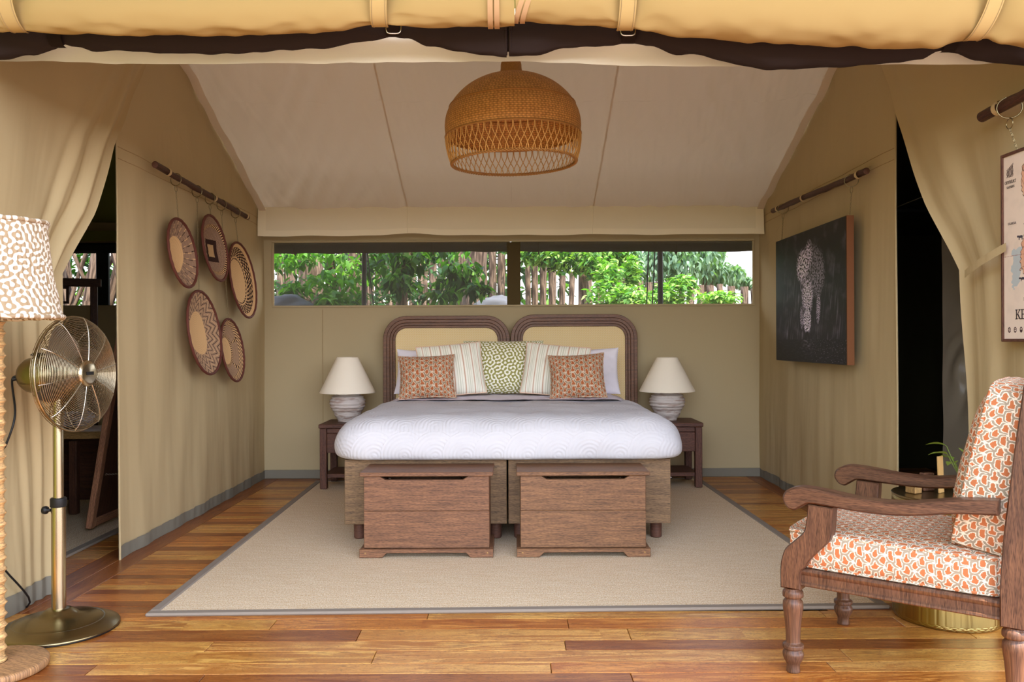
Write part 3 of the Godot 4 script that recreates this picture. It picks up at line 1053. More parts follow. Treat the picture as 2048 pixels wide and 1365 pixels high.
func foliage(called: String, parent: Node3D, count: int, mesh: Mesh, inside: Callable, colors: Array, size: Vector2, droop: float) -> void:
	var mm := MultiMesh.new()
	mm.transform_format = MultiMesh.TRANSFORM_3D
	mm.use_colors = true
	mm.mesh = mesh
	mm.instance_count = count
	for k in count:
		var p: Vector3 = inside.call()
		var yaw := rng.randf() * TAU
		var b := Basis.from_euler(Vector3(droop + rng.randf_range(-0.5, 0.5), yaw, rng.randf_range(-0.5, 0.5)))
		mm.set_instance_transform(k, Transform3D(b.scaled(Vector3.ONE * rng.randf_range(size.x, size.y)), p))
		var c: Color = colors[rng.randi() % colors.size()]
		mm.set_instance_color(k, (c * rng.randf_range(0.8, 1.2)).srgb_to_linear())
	var o := MultiMeshInstance3D.new()
	o.name = called
	o.multimesh = mm
	o.material_override = m.leaf
	parent.add_child(o, true)
	tag(o, "", "", "", "stuff")

func make_outside() -> void:
	structure("ground", Shape.new().grid(func(a, b):
		var x := lerpf(-30, 30, a)
		var z := lerpf(-40, 30, b)
		return Vector3(x, -0.42 + 0.1 * soft.get_noise_2d(x * 0.3, z * 0.3), z), 30, 30, Vector2(30, 30), false, true), m.earth, "bare earth round the tent")

	# fence of rough stakes, nearer and taller on the left
	var fence := thing("stake_fence", "fence of rough upright wooden stakes behind the tent", "fence", Vector3(0, -0.4, -12.0))
	var px := 560.0
	while px < 1530.0:
		var d := 12.0 + (px - 560.0) / 970.0 * 3.5
		var top := 0.0
		if px < 1010.0:
			top = 470.0 + 40.0 * rng.randf()
		elif px < 1110.0:
			top = 490.0 + (px - 1010.0) * 0.35 + 20.0 * rng.randf()
		elif px < 1190.0:
			top = 540.0 + 12.0 * rng.randf()
		else:
			top = lerpf(548.0, 574.0, (px - 1190.0) / 320.0) + 9.0 * rng.randf()
		var a := P(px, top, d)
		var r := rng.randf_range(0.040, 0.064) * d / 12.0
		var lean := rng.randf_range(-0.05, 0.05)
		var pts := []
		var rad := []
		for k in 6:
			var u := k / 5.0
			pts.append(Vector3(a.x + lean * (u - 1) + 0.012 * rng.randf_range(-1, 1), lerpf(0.0, a.y + 0.4, u), a.z + 12.0 + 0.01 * rng.randf()))
			rad.append(r * rng.randf_range(0.88, 1.1))
		put("stake", Shape.new().tube(pts, rad, 8), m.bark, fence)
		px += (2.0 * r * FOCAL / d) * rng.randf_range(0.95, 1.35) + (rng.randf() * 7.0 if px > 1000.0 else 0.0)

	# trunks and boulders before the fence
	for q in [[702, 9.6, 0.10, 470, "slim brown tree trunk behind the left part of the window"], [612, 9.2, 0.13, 480, "dark tree trunk farthest to the left behind the window"], [948, 10.5, 0.15, 470, "sunlit thick trunk just left of the window's centre"], [905, 11.0, 0.10, 480, "thin trunk beside the thick sunlit trunk"]]:
		var a := P(q[0], 612, q[1])
		var t := thing("tree_trunk", q[4], "tree", Vector3(a.x, -0.4, a.z))
		var pts := []
		var rad := []
		for k in 12:
			var u := k / 11.0
			pts.append(Vector3(0.10 * soft.get_noise_2d(u * 2, q[0]), 4.2 * u, 0.06 * soft.get_noise_2d(u * 2, q[0] + 9)))
			rad.append(q[2] * lerpf(1.15, 0.75, u) * (1 + 0.12 * soft.get_noise_2d(u * 9, q[0])))
		put("trunk", Shape.new().tube(pts, rad, 12), m.bark, t)
		put("branch", Shape.new().tube(curve([pts[7], pts[7] + Vector3(0.25, 0.35, 0.1), pts[7] + Vector3(0.5, 0.9, 0.15)], 4), 0.03, 7), m.bark, t)
	for q in [[572, 600, 8.1, 0.20, "grey boulder under the left end of the window"], [997, 600, 10.0, 0.20, "bluish grey boulder under the window's centre post"]]:
		var a := P(q[0], q[1], q[2])
		var b := put("boulder", Shape.new().grid(func(u, v):
			var w: float = -u * TAU
			var e: float = (v - 0.5) * PI
			var d := Vector3(cos(e) * cos(w) * 1.5, sin(e) * 0.75, cos(e) * sin(w))
			return d * q[3] * (1 + 0.25 * noise.get_noise_3dv(d * 1.3 + Vector3(q[0], 0, 0))) + Vector3(0, 0, 0), 28, 18, Vector2.ONE, true), m.stone, null, shift(a.x, a.y - q[3] * 0.55, a.z))
		tag(b, q[4], "boulder")
		var plinth := Shape.new().tube([Vector3(0, -a.y - 0.5 + q[3], 0), Vector3(0, -0.05, 0)], [q[3] * 1.5, q[3] * 1.2], 12)
		put("lower_rock", plinth, m.stone, b)

	# tent poles and guy ropes right behind the window
	for q in [[729, 724, 7.3, 0.022, "dark tent pole behind the left half of the window"], [1320, 1317, 7.3, 0.024, "dark tent pole behind the right half of the window"]]:
		var a := P(q[0], 470, q[2])
		var b := P(q[1] + 4, 620, q[2])
		var d := (b - a) / (b.y - a.y)
		var o := put("tent_pole", Shape.new().tube([a + d * (-0.42 - a.y), a + d * (2.55 - a.y)], q[3], 12), m.pole_grey)
		tag(o, q[4], "pole")
	for q in [[734, 748, 7.5, "guy rope beside the left tent pole behind the window"], [1297, 1293, 7.5, "guy rope farther from the right tent pole behind the window"], [1310, 1304, 7.6, "guy rope close beside the right tent pole behind the window"]]:
		var a := P(q[0], 500, q[2])
		var b := P(q[1], 620, q[2])
		var d := (b - a) / (b.y - a.y)
		var o := put("guy_rope", Shape.new().tube([a + d * (-0.40 - a.y), a + d * (2.4 - a.y)], 0.006, 6), m.black)
		tag(o, q[3], "rope")

	# leafy things: a position in a lump round a pixel
	var lump := func(spots: Array) -> Callable:
		return func() -> Vector3:
			var s: Array = spots[rng.randi() % spots.size()]
			var c := P(s[0], s[1], s[2])
			var d := Vector3(rng.randfn(), rng.randfn(), rng.randfn()).normalized() * pow(rng.randf(), 0.4)
			return c + d * Vector3(s[3], s[4], s[3])
	var big := leaf_mesh(0.105, 0.046, 0.025)
	var small := leaf_mesh(0.075, 0.034, 0.015)
	var fresh := [rgb(104, 154, 76), rgb(124, 174, 84), rgb(86, 134, 70), rgb(144, 190, 96)]
	var deep := [rgb(54, 88, 54), rgb(66, 104, 62), rgb(46, 76, 48)]
	var lime := [rgb(176, 210, 116), rgb(156, 200, 106), rgb(196, 224, 132)]
	var blue := [rgb(140, 170, 146), rgb(156, 186, 156), rgb(120, 152, 128)]
	var t1 := thing("broadleaf_shrub", "bright green broad-leaved shrub hanging behind the left window pane", "shrub", P(680, 560, 8.6) * Vector3(1, 0, 1) + Vector3(0, -0.4, 0))
	var local := func(f: Callable, o: Node3D) -> Callable:
		return func() -> Vector3: return f.call() - o.position
	put("stem", Shape.new().tube([Vector3.ZERO, Vector3(0.05, 1.2, 0.1), Vector3(-0.1, 2.4, 0)], 0.04, 8), m.bark, t1)
	foliage("leaves", t1, 900, big, local.call(lump.call([[575, 515, 8.6, 0.30, 0.12], [640, 500, 8.6, 0.4, 0.14], [650, 560, 8.3, 0.28, 0.12], [690, 590, 8.2, 0.25, 0.10], [700, 540, 8.6, 0.3, 0.15], [590, 580, 8.4, 0.16, 0.10], [660, 603, 8.0, 0.12, 0.06]]), t1), fresh, Vector2(0.7, 1.25), 0.5)
	var t2 := thing("broadleaf_tree", "tree with large lobed leaves in the middle of the left window pane", "tree", P(800, 560, 8.4) * Vector3(1, 0, 1) + Vector3(0, -0.4, 0))
	put("stem", Shape.new().tube([Vector3.ZERO, Vector3(-0.05, 1.2, 0.1), Vector3(0.1, 2.6, 0)], 0.05, 8), m.bark, t2)
	foliage("leaves", t2, 1000, big, local.call(lump.call([[770, 530, 8.2, 0.26, 0.16], [800, 565, 8.0, 0.16, 0.10], [825, 520, 8.4, 0.22, 0.10], [790, 505, 8.4, 0.4, 0.08], [930, 540, 8.4, 0.22, 0.10], [955, 575, 8.2, 0.12, 0.08], [890, 590, 8.3, 0.2, 0.08], [880, 505, 8.6, 0.4, 0.10], [905, 560, 8.5, 0.22, 0.1]]), t2), fresh + deep, Vector2(0.7, 1.3), 0.6)
	var t3 := thing("dark_shrub", "dark green shrub low in the middle of the left window pane", "shrub", P(800, 600, 9.4) * Vector3(1, 0, 1) + Vector3(0, -0.4, 0))
	put("stem", Shape.new().tube([Vector3.ZERO, Vector3(0, 1.5, 0)], 0.04, 8), m.bark, t3)
	foliage("leaves", t3, 800, small, local.call(lump.call([[790, 590, 9.4, 0.4, 0.25], [760, 540, 10.0, 0.5, 0.4], [850, 560, 9.6, 0.5, 0.3], [620, 540, 10, 0.6, 0.4], [700, 510, 10.4, 0.9, 0.2]]), t3), deep, Vector2(0.9, 1.7), 0.3)
	var t4 := thing("leafy_tree", "leafy tree over the stakes left in the right window pane", "tree", P(1160, 500, 12.8) * Vector3(1, 0, 1) + Vector3(0, -0.4, 0))
	put("trunk", Shape.new().tube([Vector3.ZERO, Vector3(0.1, 1.6, 0.1), Vector3(0, 3.4, 0)], 0.07, 8), m.bark, t4)
	foliage("leaves", t4, 2600, small, local.call(lump.call([[1080, 512, 12.6, 0.4, 0.14], [1130, 515, 12.4, 0.45, 0.2], [1190, 525, 12.2, 0.4, 0.25], [1230, 510, 12.4, 0.3, 0.2], [1060, 500, 13, 0.5, 0.12]]), t4), fresh + deep + lime, Vector2(1.0, 1.8), 0.4)
	var t5 := thing("lime_creeper", "pale green creeper bush climbing the low stakes in the right window pane", "bush", P(1290, 600, 11.0) * Vector3(1, 0, 1) + Vector3(0, -0.4, 0))
	put("stem", Shape.new().tube([Vector3.ZERO, Vector3(0, 1.5, 0)], 0.03, 8), m.bark, t5)
	foliage("leaves", t5, 3200, small, local.call(lump.call([[1220, 590, 11.2, 0.35, 0.22], [1260, 595, 11.0, 0.35, 0.18], [1300, 600, 10.8, 0.4, 0.14], [1350, 585, 10.8, 0.3, 0.2], [1365, 565, 10.9, 0.18, 0.10], [1215, 555, 11.4, 0.2, 0.25], [1265, 545, 11.6, 0.14, 0.24], [1440, 595, 11.6, 0.3, 0.1]]), t5), lime + fresh, Vector2(0.9, 1.6), 0.2)
	var t6 := thing("feathery_tree", "tall grey green feathery tree far behind the low stakes", "tree", P(1400, 520, 19.0) * Vector3(1, 0, 1) + Vector3(0, -0.4, 0))
	put("trunk", Shape.new().tube([Vector3.ZERO, Vector3(0.2, 2.0, 0), Vector3(0.1, 4.0, 0)], 0.14, 8), m.bark, t6)
	foliage("leaves", t6, 5000, small, local.call(lump.call([[1370, 520, 18.5, 0.8, 0.5], [1410, 505, 18.8, 0.5, 0.4], [1340, 500, 18.6, 0.6, 0.4], [1440, 545, 19, 0.6, 0.25], [1300, 540, 18.8, 0.8, 0.4], [1230, 520, 19, 0.9, 0.4], [1490, 562, 19.4, 0.4, 0.10]]), t6), blue, Vector2(1.4, 2.6), 0.9)
	var t8 := thing("backing_hedge", "dark mass of bushes behind the tall stakes", "hedge", Vector3(-3.5, -0.4, -16.5))
	put("stem", Shape.new().tube([Vector3.ZERO, Vector3(0, 2.5, 0)], 0.08, 8), m.bark, t8)
	foliage("leaves", t8, 9000, small, func() -> Vector3: return Vector3(rng.randf_range(-7.5, 4.6), rng.randf_range(0.6, 4.6), rng.randf_range(-0.8, 0.8)), deep + fresh, Vector2(2.2, 4.2), 0.4)
	# thicket behind the washroom window
	var t7 := thing("grey_thicket", "tangled grey brown thicket behind the washroom window", "shrub", Vector3(-5.2, -0.4, -9.6))
	for k in 40:
		var x := rng.randf_range(-1.6, 1.6)
		var z := rng.randf_range(-0.5, 0.5)
		put("branch", Shape.new().tube(curve([Vector3(x, 0, z), Vector3(x + rng.randf_range(-0.3, 0.3), 1.2, z + 0.1), Vector3(x + rng.randf_range(-0.7, 0.7), 2.9, z)], 4), rng.randf_range(0.02, 0.07), 6), m.bark, t7)
	foliage("leaves", t7, 1600, small, func() -> Vector3: return Vector3(rng.randf_range(-1.8, 1.8), rng.randf_range(1.0, 3.0), rng.randf_range(-0.8, -0.2)), deep + [rgb(120, 108, 88)], Vector2(0.9, 1.6), 0.4)

# ---------------------------------------------------------------- rug and bed
func make_rug() -> void:
	var rug := thing("sisal_rug", "large beige woven sisal rug with grey fabric edge under the bed", "rug", Vector3(0.0, 0, -5.0), 1.15)
	var w := 3.07
	var d := 3.22
	var edge := 0.045
	put("mat", Shape.new().grid(func(a, b): return Vector3(lerpf(-w / 2 + edge, w / 2 - edge, a), 0.011, lerpf(d / 2 - edge, -d / 2 + edge, b)), 2, 2, Vector2(w, d)), m.sisal, rug)
	var half := Vector2(w / 2, d / 2)
	for s in [[Vector3(w, 0.015, edge), 0, half.y - edge / 2], [Vector3(w, 0.015, edge), 0, -half.y + edge / 2], [Vector3(edge, 0.015, d - 2 * edge), half.x - edge / 2, 0], [Vector3(edge, 0.015, d - 2 * edge), -half.x + edge / 2, 0]]:
		put("edging", Shape.new().box(s[0], Transform3D.IDENTITY, 0.006), m.rug_edge, rug, shift(s[1], 0.0076, s[2]))

func out_of(x: float) -> float:
	return absf(x)

func rounded(w: float, h: float, r: float, seg := 8, bottom := 0.0) -> Array:   # an arch: up the left side, round the top corners, down the right
	var out := [Vector2(-w / 2, bottom)]
	for k in seg + 1:
		var a := PI - PI / 2 * k / seg
		out.append(Vector2(-w / 2 + r + r * cos(a), h - r + r * sin(a)))
	for k in seg + 1:
		var a := PI / 2 - PI / 2 * k / seg
		out.append(Vector2(w / 2 - r + r * cos(a), h - r + r * sin(a)))
	out.append(Vector2(w / 2, bottom))
	return out

func make_bed() -> void:
	var mid := -0.028
	var y := 0.016
	var beds := []
	for s in [-1, 1]:
		var x = mid + s * 0.452
		var bed := thing("twin_bed", "left half of the bed: brown wooden bed box with arched cane headboard" if s < 0 else "right half of the bed: brown wooden bed box with arched cane headboard", "bed", Vector3(x, y, 0), 0, "twin beds pushed together")
		beds.append(bed)
		var h0 := 0.095
		var h1 := 0.452
		put("foot_panel", Shape.new().box(Vector3(0.895, h1 - h0, 0.03), Transform3D.IDENTITY, 0.003, 0, some()), m.bed_wood, bed, shift(0, (h0 + h1) / 2, -4.565))
		for t in [-1, 1]:
			put("side_panel", Shape.new().box(Vector3(0.03, h1 - h0, 1.98), Transform3D.IDENTITY, 0.003, 2, some()), m.bed_wood, bed, shift(t * 0.432, (h0 + h1) / 2, -5.57))
		put("slat_base", Shape.new().box(Vector3(0.83, 0.04, 1.96), Transform3D.IDENTITY, 0.003), m.walnut_dark, bed, shift(0, 0.40, -5.57))
		for q in [[-0.385, -4.66], [0.385, -4.66], [-0.385, -6.45], [0.385, -6.45]]:
			put("leg", Shape.new().lathe([Vector2(0, -0.0045), Vector2(0.028, -0.0045), Vector2(0.032, 0.002), Vector2(0.033, 0.09), Vector2(0.033, 0.096)], 20), m.walnut, bed, shift(q[0], 0, q[1]))
		# headboard: three stepped bands round a cane panel
		var hx = (-0.525 if s < 0 else 0.497) - x
		var top := P(893, 632, 6.62).y - y if s < 0 else P(1147, 629, 6.62).y - y
		var frame := Node3D.new()
		frame.name = "headboard"
		bed.add_child(frame, true)
		frame.position = Vector3(hx, 0, -6.63)
		var bands := [[0.0, 0.030, 0.050], [0.029, 0.056, 0.066], [0.055, 0.078, 0.054], [0.077, 0.098, 0.044]]
		var w := 1.016
		for b in bands:
			var outer := rounded(w - 2 * b[0], top - b[0], 0.19 - b[0], 10)
			var inner := rounded(w - 2 * b[1], top - b[1], 0.19 - b[1], 10)
			inner.reverse()
			put("stepped_frame", Shape.new().prism(PackedVector2Array(outer + inner), b[2], Transform3D.IDENTITY, 0.003), m.headboard, frame)
		put("cane_panel", Shape.new().prism(PackedVector2Array(rounded(w - 0.19, top - 0.095, 0.095, 10, 0.25)), 0.012, shift(0, 0, 0.0), 0.001), m.cane, frame)

	# mattress in its sheet, whose sides show beside the pillows
	var slab := func(x: float, z0: float, z1: float, wide: float, profile: Array, corner: float, wave: float, tail: float) -> Shape:
		# rings of a rounded rectangle; each [inset, height]
		return Shape.new().grid(func(a, b):
			var f: float = b * (profile.size() - 1)
			var k := mini(int(f), profile.size() - 2)
			var u: float = f - k
			var p0: Vector2 = profile[maxi(k - 1, 0)]
			var p3: Vector2 = profile[mini(k + 2, profile.size() - 1)]
			var q: Vector2 = (profile[k] as Vector2).cubic_interpolate(profile[k + 1], p0, p3, u)
			var hw := maxf(wide / 2 - q.x, 0.001)
			var hl := maxf((z1 - z0) / 2 - q.x, 0.001)
			var r := maxf(corner - q.x * 0.4, 0.02)
			r = minf(r, minf(hw, hl))
			var total := 4 * (hw + hl) - 8 * r + TAU * r
			var s := fposmod(a + 0.001, 1.0) * total
			var c := Vector2.ZERO
			for side in 4:   # walk round: +x side upward in -z, and so on
				var long := 2 * ((hl if side % 2 == 0 else hw) - r)
				var d: Vector2 = [Vector2(0, -1), Vector2(-1, 0), Vector2(0, 1), Vector2(1, 0)][side]
				var o: Vector2 = [Vector2(1, 0), Vector2(0, -1), Vector2(-1, 0), Vector2(0, 1)][side]
				var start: Vector2 = o * (hw if side % 2 == 0 else hl) - d * (hl - r if side % 2 == 0 else hw - r)
				if s <= long:
					c = start + d * s
					break
				s -= long
				if s <= PI / 2 * r:
					var g := s / r
					var centre := start + d * long - o * r
					c = centre + o * r * cos(g) + d * r * sin(g)
					break
				s -= PI / 2 * r
			var y_ := q.y
			var zz := (z0 + z1) / 2 + c.y
			var xx := x + c.x
			y_ += wave * noise.get_noise_2d(xx * 2.2, zz * 2.2) * smoothstep(0.46, 0.6, q.y)
			var o2 := wave * 0.8 * soft.get_noise_3d(xx * 4.0, q.y * 5.0, zz * 4.0) * smoothstep(0.3, 0.0, q.x)
			y_ += tail * smoothstep(0.5, 0.9, (z1 - zz) / (z1 - z0))
			return Vector3(xx + signf(c.x) * o2, y_, zz + o2), 180, (profile.size() - 1) * 4, Vector2(5, 1), true)
	var mat := thing("mattress", "wide mattress in a pale lilac white sheet across both bed boxes", "mattress", Vector3(0, 0, 0))
	put("fitted_sheet", slab.call(mid, -6.56, -4.60, 1.80, [Vector2(0.02, 0.472), Vector2(0.0, 0.50), Vector2(0.0, 0.58), Vector2(0.01, 0.65), Vector2(0.05, 0.685), Vector2(0.15, 0.692), Vector2(0.5, 0.694), Vector2(0.9, 0.694)], 0.08, 0.004, 0.0), m.sheet, mat)
	var duv := thing("duvet", "thick white quilted duvet bulging over the foot of the bed", "duvet", Vector3(0, 0, 0))
	put("quilt", slab.call(-0.022, -6.02, -4.455, 1.955, [Vector2(0.10, 0.476), Vector2(0.045, 0.472), Vector2(0.012, 0.488), Vector2(0.0, 0.53), Vector2(0.004, 0.575), Vector2(0.025, 0.625), Vector2(0.07, 0.668), Vector2(0.14, 0.696), Vector2(0.24, 0.706), Vector2(0.45, 0.708), Vector2(0.65, 0.708), Vector2(0.775, 0.708)], 0.20, 0.013, 0.0), m.duvet, duv)
	# turned down sheet between duvet and pillows
	put("turned_down_sheet", Shape.new().grid(func(a, b):
		var x := lerpf(-0.93, 0.90, a)
		var side := clampf((absf(x - mid) - 0.72) / 0.22, 0.0, 1.0)
		var y_ := 0.719 - 0.15 * side * side + 0.004 * noise.get_noise_2d(x * 7, b)
		return Vector3(x, y_ + 0.004 * sin(b * PI), lerpf(-5.62 - 0.03 * soft.get_noise_1d(x * 2), -6.42, b)), 60, 10, Vector2(1.8, 0.4)), m.sheet, duv)

	# pillows, back to front
	var stand := func(called: String, label: String, group: String, px: float, py: float, d: float, w: float, h: float, thick: float, mat_: Material, lean: float, roll: float, yaw: float, pinch: float, full := 0.55, piping: Material = null, wr := 0.0) -> void:
		var p := P(px, py, d)   # middle of the lower edge
		var o := thing(called, label, "pillow", p, 0, group)
		o.basis = Basis.from_euler(Vector3(deg_to_rad(-lean), deg_to_rad(yaw), deg_to_rad(roll)))
		o.position += o.basis * Vector3(0, h / 2, 0)
		put("cover", Shape.new().pillow(w, h, thick, pinch, 0.0, 36, full, wr, int(px)), mat_, o)
		if piping:
			var pts := []
			for k in 96:
				var side := k / 24
				var u := (k % 24) / 12.0 - 1.0
				u = sin(u * PI / 2) * 0.55 + u * 0.45
				var a: Vector2 = [Vector2(u, -1), Vector2(1, u), Vector2(-u, 1), Vector2(-1, -u)][side]
				pts.append(Vector3(a.x * w / 2 * (1 - pinch * (1 - a.y * a.y) * absf(a.x)), a.y * h / 2 * (1 - pinch * (1 - a.x * a.x) * absf(a.y)), 0))
			put("piping", Shape.new().tube(pts, 0.0045, 6, true), piping, o)
	var bed_py := 790.0
	stand.call("white_pillow", "white pillow at the far left, behind the other white one", "white bed pillows", 866, 790, 6.40, 0.54, 0.36, 0.13, m.white, 8, 2.0, 0, 0.06, 0.5, null, 0.02)
	stand.call("white_pillow", "front white pillow behind the left orange cushion", "white bed pillows", 862, 792, 6.24, 0.56, 0.35, 0.13, m.white, 14, -3.0, 3, 0.06, 0.5, null, 0.02)
	stand.call("white_pillow", "white pillow behind the right orange cushion, its corner flopping over", "white bed pillows", 1167, 791, 6.24, 0.56, 0.36, 0.14, m.white, 12, 1.5, -3, 0.06, 0.5, null, 0.03)
	stand.call("patterned_cushion", "olive green and white maze patterned square cushion in the middle", "", 1007, 789, 6.10, 0.60, 0.405, 0.20, m.olive, 12, 0, 0, 0.03, 0.5)
	stand.call("striped_pillow", "striped cream pillow between the left orange cushion and the olive cushion", "striped cream pillows", 909, 792, 5.90, 0.47, 0.385, 0.15, m.stripes, 18, 5.0, 10, 0.03, 0.5, m.piping, 0.006)
	stand.call("striped_pillow", "striped cream pillow between the olive cushion and the right orange cushion", "striped cream pillows", 1104, 792, 5.90, 0.47, 0.38, 0.15, m.stripes, 18, -5.5, -10, 0.03, 0.5, m.piping, 0.006)
	stand.call("orange_cushion", "small orange and cream patterned cushion at the left end of the bed", "small orange patterned cushions", 855, 798, 5.70, 0.395, 0.32, 0.19, m.cells_small, 22, 2.0, 4, 0.08, 0.55, m.cells_small, 0.004)
	stand.call("orange_cushion", "small orange and cream patterned cushion at the right end of the bed", "small orange patterned cushions", 1157, 798, 5.70, 0.395, 0.33, 0.19, m.cells_small, 22, 3.0, -4, 0.08, 0.55, m.cells_small, 0.004)

func make_bedsides() -> void:
	for s in [-1, 1]:
		var w := 0.415
		var d := 0.41
		var h := 0.485
		var x := (-1.446 + w / 2) if s < 0 else (1.424 - w / 2)
		var n := thing("nightstand", "dark brown wooden nightstand left of the bed, with drawer and low shelf" if s < 0 else "dark brown wooden nightstand right of the bed, with drawer and low shelf", "nightstand", Vector3(x, 0.0155, -6.385), 0, "nightstands beside the bed")
		put("top", Shape.new().box(Vector3(w + 0.012, 0.03, d + 0.012), Transform3D.IDENTITY, 0.004, 0, some()), m.walnut_dark, n, shift(0, h - 0.015, 0))
		for q in [[-1, -1], [1, -1], [-1, 1], [1, 1]]:
			put("leg", Shape.new().box(Vector3(0.052, h - 0.031, 0.052), Transform3D.IDENTITY, 0.004, 1, some()), m.walnut_dark, n, shift(q[0] * (w / 2 - 0.027), (h - 0.031) / 2, q[1] * (d / 2 - 0.027)))
		put("apron", Shape.new().box(Vector3(w - 0.11, 0.035, 0.02), Transform3D.IDENTITY, 0.002, 0, some()), m.walnut_dark, n, shift(0, h - 0.05, d / 2 - 0.02))
		put("drawer", Shape.new().box(Vector3(w - 0.11, 0.145, 0.03), Transform3D.IDENTITY, 0.003, 0, some()), m.walnut_dark, n, shift(0, h - 0.142, d / 2 - 0.02))
		for t in [-1, 1]:
			put("side_panel", Shape.new().box(Vector3(0.018, 0.19, d - 0.11), Transform3D.IDENTITY, 0.002, 2, some()), m.walnut_dark, n, shift(t * (w / 2 - 0.03), h - 0.13, 0))
		put("shelf", Shape.new().box(Vector3(w - 0.06, 0.03, d - 0.06), Transform3D.IDENTITY, 0.003, 0, some()), m.walnut_dark, n, shift(0, 0.095, 0))

		var lx := P(697, 838, 6.43).x if s < 0 else P(1333, 838, 6.43).x
		var lamp := thing("table_lamp", "ribbed whitewashed table lamp with cream cone shade on the left nightstand" if s < 0 else "ribbed whitewashed table lamp with cream cone shade on the right nightstand", "lamp", Vector3(lx, 0.501, -6.40), 40.0 * s, "bedside lamps")
		var prof := [Vector2(0, 0), Vector2(0.072, 0.0), Vector2(0.074, 0.004)]
		for k in 61:
			var u := k / 60.0
			var r := along([[0.0, 0.074], [0.25, 0.102], [0.55, 0.133], [0.70, 0.137], [0.84, 0.124], [0.95, 0.098], [1.0, 0.080]], u)
			var rib := 0.004 * sin(u * 52.0) * smoothstep(0.28, 0.5, u) * (1.0 - smoothstep(0.93, 1.0, u))
			prof.append(Vector2(r + rib, 0.006 + 0.215 * u))
		prof.append(Vector2(0.03, 0.224))
		prof.append(Vector2(0.0, 0.225))
		put("base", Shape.new().lathe(prof, 56), m.plaster, lamp)
		put("neck", Shape.new().lathe([Vector2(0.012, 0.22), Vector2(0.012, 0.30), Vector2(0.016, 0.302), Vector2(0.016, 0.34), Vector2(0.0, 0.342)], 16), m.bronze, lamp)
		var h1 := 0.50 if s < 0 else 0.487
		put("shade", Shape.new().lathe([Vector2(0.211, 0.222), Vector2(0.214, 0.224), Vector2(0.212, 0.232), Vector2(0.085, h1 - 0.008), Vector2(0.079, h1), Vector2(0.076, h1 - 0.002), Vector2(0.083, h1 - 0.010), Vector2(0.209, 0.232), Vector2(0.211, 0.222)], 56), m.lamp_linen, lamp)

func make_chests() -> void:
	for s in [0, 1]:
		var x := -0.443 if s == 0 else 0.362
		var mat: Material = m.chest[s]
		var c := thing("storage_chest", "left wooden storage chest before the bed, with a notched front and lid" if s == 0 else "right wooden storage chest before the bed, with a notched front and lid", "chest", Vector3(x, 0.0125, -4.215), 0, "storage chests before the bed")
		var w := 0.685
		var fw := 0.645
		var d := 0.30
		# front board of two planks, the upper one notched for the hands
		var n0 := 0.19 * 1.2
		var cx := -0.012 if s == 0 else 0.012
		var p := PackedVector2Array([Vector2(-fw / 2, 0.235), Vector2(fw / 2, 0.235), Vector2(fw / 2, 0.414), Vector2(cx + n0, 0.414), Vector2(cx + n0 - 0.028, 0.396), Vector2(cx - n0 + 0.028, 0.396), Vector2(cx - n0, 0.414), Vector2(-fw / 2, 0.414)])
		put("front_board", Shape.new().prism(p, 0.02, Transform3D.IDENTITY, 0.002), mat, c, shift(0, 0, -0.035))
		put("front_board", Shape.new().box(Vector3(fw, 0.19, 0.02), Transform3D.IDENTITY, 0.002, 0, some()), mat, c, shift(0, 0.1395, -0.035))
		for t in [-1, 1]:
			put("side_board", Shape.new().box(Vector3(0.02, 0.37, d - 0.02), Transform3D.IDENTITY, 0.002, 1, some()), mat, c, shift(t * (fw / 2 - 0.010), 0.229, -0.046 - d / 2 + 0.01))
		put("back_board", Shape.new().box(Vector3(fw - 0.04, 0.37, 0.018), Transform3D.IDENTITY, 0.002, 0), mat, c, shift(0, 0.229, -0.046 - d + 0.03))
		put("bottom_board", Shape.new().box(Vector3(fw - 0.04, 0.018, d - 0.04), Transform3D.IDENTITY, 0.002, 0), m.walnut_dark, c, shift(0, 0.06, -0.19))
		put("lid", Shape.new().box(Vector3(w, 0.020, d + 0.015), Transform3D.IDENTITY, 0.003, 0, some()), mat, c, shift(0, 0.4245, -0.020 - d / 2))
		var f := PackedVector2Array([Vector2(-w / 2, 0), Vector2(-w / 2 + 0.115, 0), Vector2(-w / 2 + 0.14, 0.024), Vector2(w / 2 - 0.14, 0.024), Vector2(w / 2 - 0.115, 0), Vector2(w / 2, 0), Vector2(w / 2, 0.044), Vector2(-w / 2, 0.044)])
		put("plinth", Shape.new().prism(f, 0.02, Transform3D.IDENTITY, 0.002), mat, c, shift(0, 0, -0.012))
		for t in [-1, 1]:
			put("plinth", Shape.new().box(Vector3(0.02, 0.044, d), Transform3D.IDENTITY, 0.002, 2), mat, c, shift(t * (w / 2 - 0.011), 0.022, -0.024 - d / 2))
			put("peg", Shape.new().lathe([Vector2(0.0045, 0), Vector2(0.0045, 0.0), Vector2(0.003, 0.002), Vector2(0, 0.002)], 10), m.pine, c, turned(t * (w / 2 - 0.03), 0.024, -0.002, Vector3(90, 0, 0)))
			put("hinge_stay", Shape.new().tube([Vector3(cx + t * 0.19, 0.4, -0.06), Vector3(cx + t * 0.17, 0.385, -0.075)], 0.006, 8), m.steel, c)

